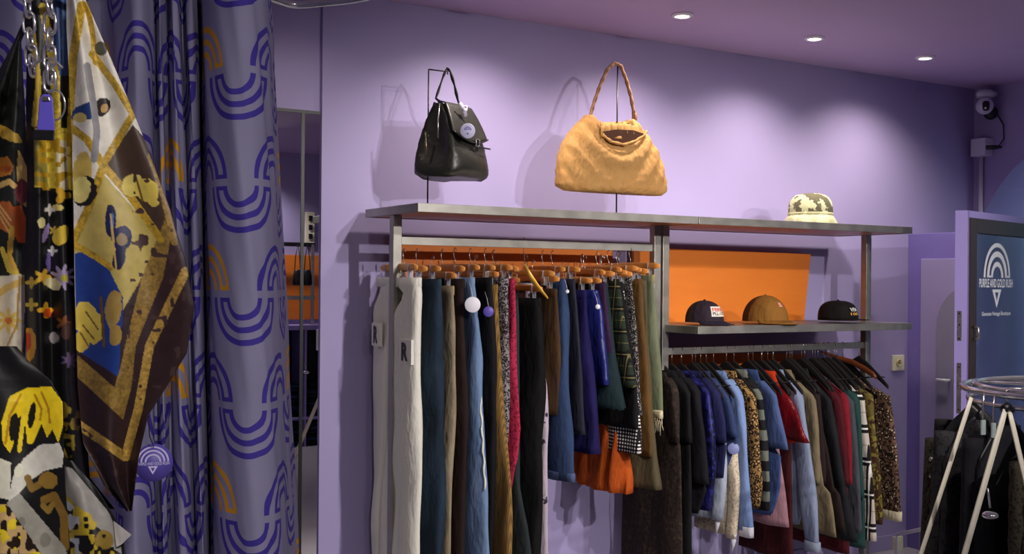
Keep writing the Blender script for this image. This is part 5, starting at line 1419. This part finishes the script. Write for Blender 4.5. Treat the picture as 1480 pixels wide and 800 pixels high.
for lvl in (1, 2):
    base = max(zs_[lvl], .012)
    for c_i, xc in enumerate(((xa_*3+xb_)/4+.01, (xa_+xb_*3)/4+.01)):
        for k in range(9 if lvl == 1 else 6):
            z = base+.001+k*.036
            loops = []
            for (dy_, s_) in ((0,1),(.30,1)):
                loops.append([Vector((xc+.125*math.copysign(abs(math.cos(t_))**.4, math.cos(t_))*(1+.02*nz(k*2.3+c_i)), Y0+.06+dy_, z+.0165+.0165*math.copysign(abs(math.sin(t_))**.7, math.sin(t_)))) for t_ in [2*PI*j/20 for j in range(20)]])
            o = MB().loft(loops).build('folded_jeans', M_jd[(k*2+lvl+c_i) % 3])
            tag(o, 'dark folded jeans in the stacks on the '+pos_[lvl-1]+' shelf seen in the mirror', 'jeans', 'folded jeans on the '+pos_[lvl-1]+' mirrored shelf')
# upper rack in the reflection
ur = thing('clothes_rack', tuple(mir(435, 470, TW-.3)), 'steel rack with bars against the orange board, seen in the mirror', 'clothes rack')
for y_, nm in ((352,'top_bar'),(430,'middle_bar')):
    a, c_ = mir(390, y_, TW-.3), mir(470, y_, TW-.3); MB().box((a.x,a.y-.01,a.z-.02),(c_.x,a.y+.01,a.z+.02)).build(nm, M_steel if y_ == 430 else M_black, ur)
for x_ in (397, 466): a = mir(x_, 352, TW-.3); MB().box((a.x-.015,mir(390,352,TW-.3).y-.012,zs_[0]),(a.x+.015,mir(390,352,TW-.3).y+.012,a.z)).build('post', M_steel, ur)
for x_, lab in ((430,'left'),(444,'right')):
    p = mir(x_, 400, TW-.36); hb = thing('handbag', tuple(p), 'small black handbag, '+lab+' of two hanging by the orange board in the mirror', 'handbag')
    loops = [[p+Vector((.05*k*math.cos(t_), .03*k*math.sin(t_), z_)) for t_ in [2*PI*j/16 for j in range(16)]] for z_, k in ((-.08,.8),(-.07,1),(0,.95),(.06,.7),(.07,.5))]
    MB().loft(loops).build('body', M_black, hb); MB().tube([p+Vector((-.03,0,.06)), p+Vector((-.02,0,.2)), p+Vector((0,0,mir(430,352,TW-.36).z-p.z-.0)), p+Vector((.02,0,.2)), p+Vector((.03,0,.06))], .005, 6).build('strap', M_black, hb)
p = mir(450, 330, TW); zz0, zz1 = mir(450, 352, TW).z, mir(450, 306, TW).z
fb = thing('fuse_box', (p.x, Y0, zz0), 'cream wall panel with dark switches, seen in the mirror', 'fuse box')
MB().box((p.x-.045,Y0,zz0),(p.x+.045,Y0+.04,zz1)).build('housing', M_cream, fb, bevel=.004)
for k in range(3): MB().box((p.x-.018,Y0+.04,zz0+.05+k*.09),(p.x+.018,Y0+.055,zz0+.10+k*.09)).build('switch', M_black, fb)

# ================================================================== LIGHT AND CAMERA
w = bpy.data.worlds.new('World'); bpy.context.scene.world = w; w.use_nodes = True
w.node_tree.nodes['Background'].inputs[0].default_value = (.62,.72,.85,1); w.node_tree.nodes['Background'].inputs[1].default_value = 2.6
cam = bpy.data.cameras.new('camera'); co = bpy.data.objects.new('camera', cam); C.objects.link(co)
cam.sensor_width = 36; cam.sensor_fit = 'HORIZONTAL'; cam.lens = F_PX/1480*36; cam.shift_y = (HY-400)/1480; cam.clip_start = .05
fwd = Vector((cT, sT, 0)); right = Vector((sT, -cT, 0)); up = Vector((0,0,1))
# roll so that world horizontals tip down to the right by ROLL
r2 = right*math.cos(ROLL)+up*math.sin(ROLL); u2 = -right*math.sin(ROLL)+up*math.cos(ROLL)
co.matrix_world = Matrix(((r2.x,u2.x,-fwd.x,0),(r2.y,u2.y,-fwd.y,0),(r2.z,u2.z,-fwd.z,EYE),(0,0,0,1)))
sc = bpy.context.scene; sc.camera = co
vs_ = sc.view_settings; vs_.view_transform = 'Standard'; vs_.look = 'None'; vs_.exposure = 0.18; vs_.gamma = 1; vs_.use_curve_mapping = False
sc.cycles.max_bounces = 8; sc.cycles.diffuse_bounces = 4; sc.cycles.glossy_bounces = 4; sc.cycles.transmission_bounces = 6
for o in list(bpy.data.objects):
    for k in ('_o', '_X'):
        if k in o: del o[k]
bpy.context.view_layer.update()
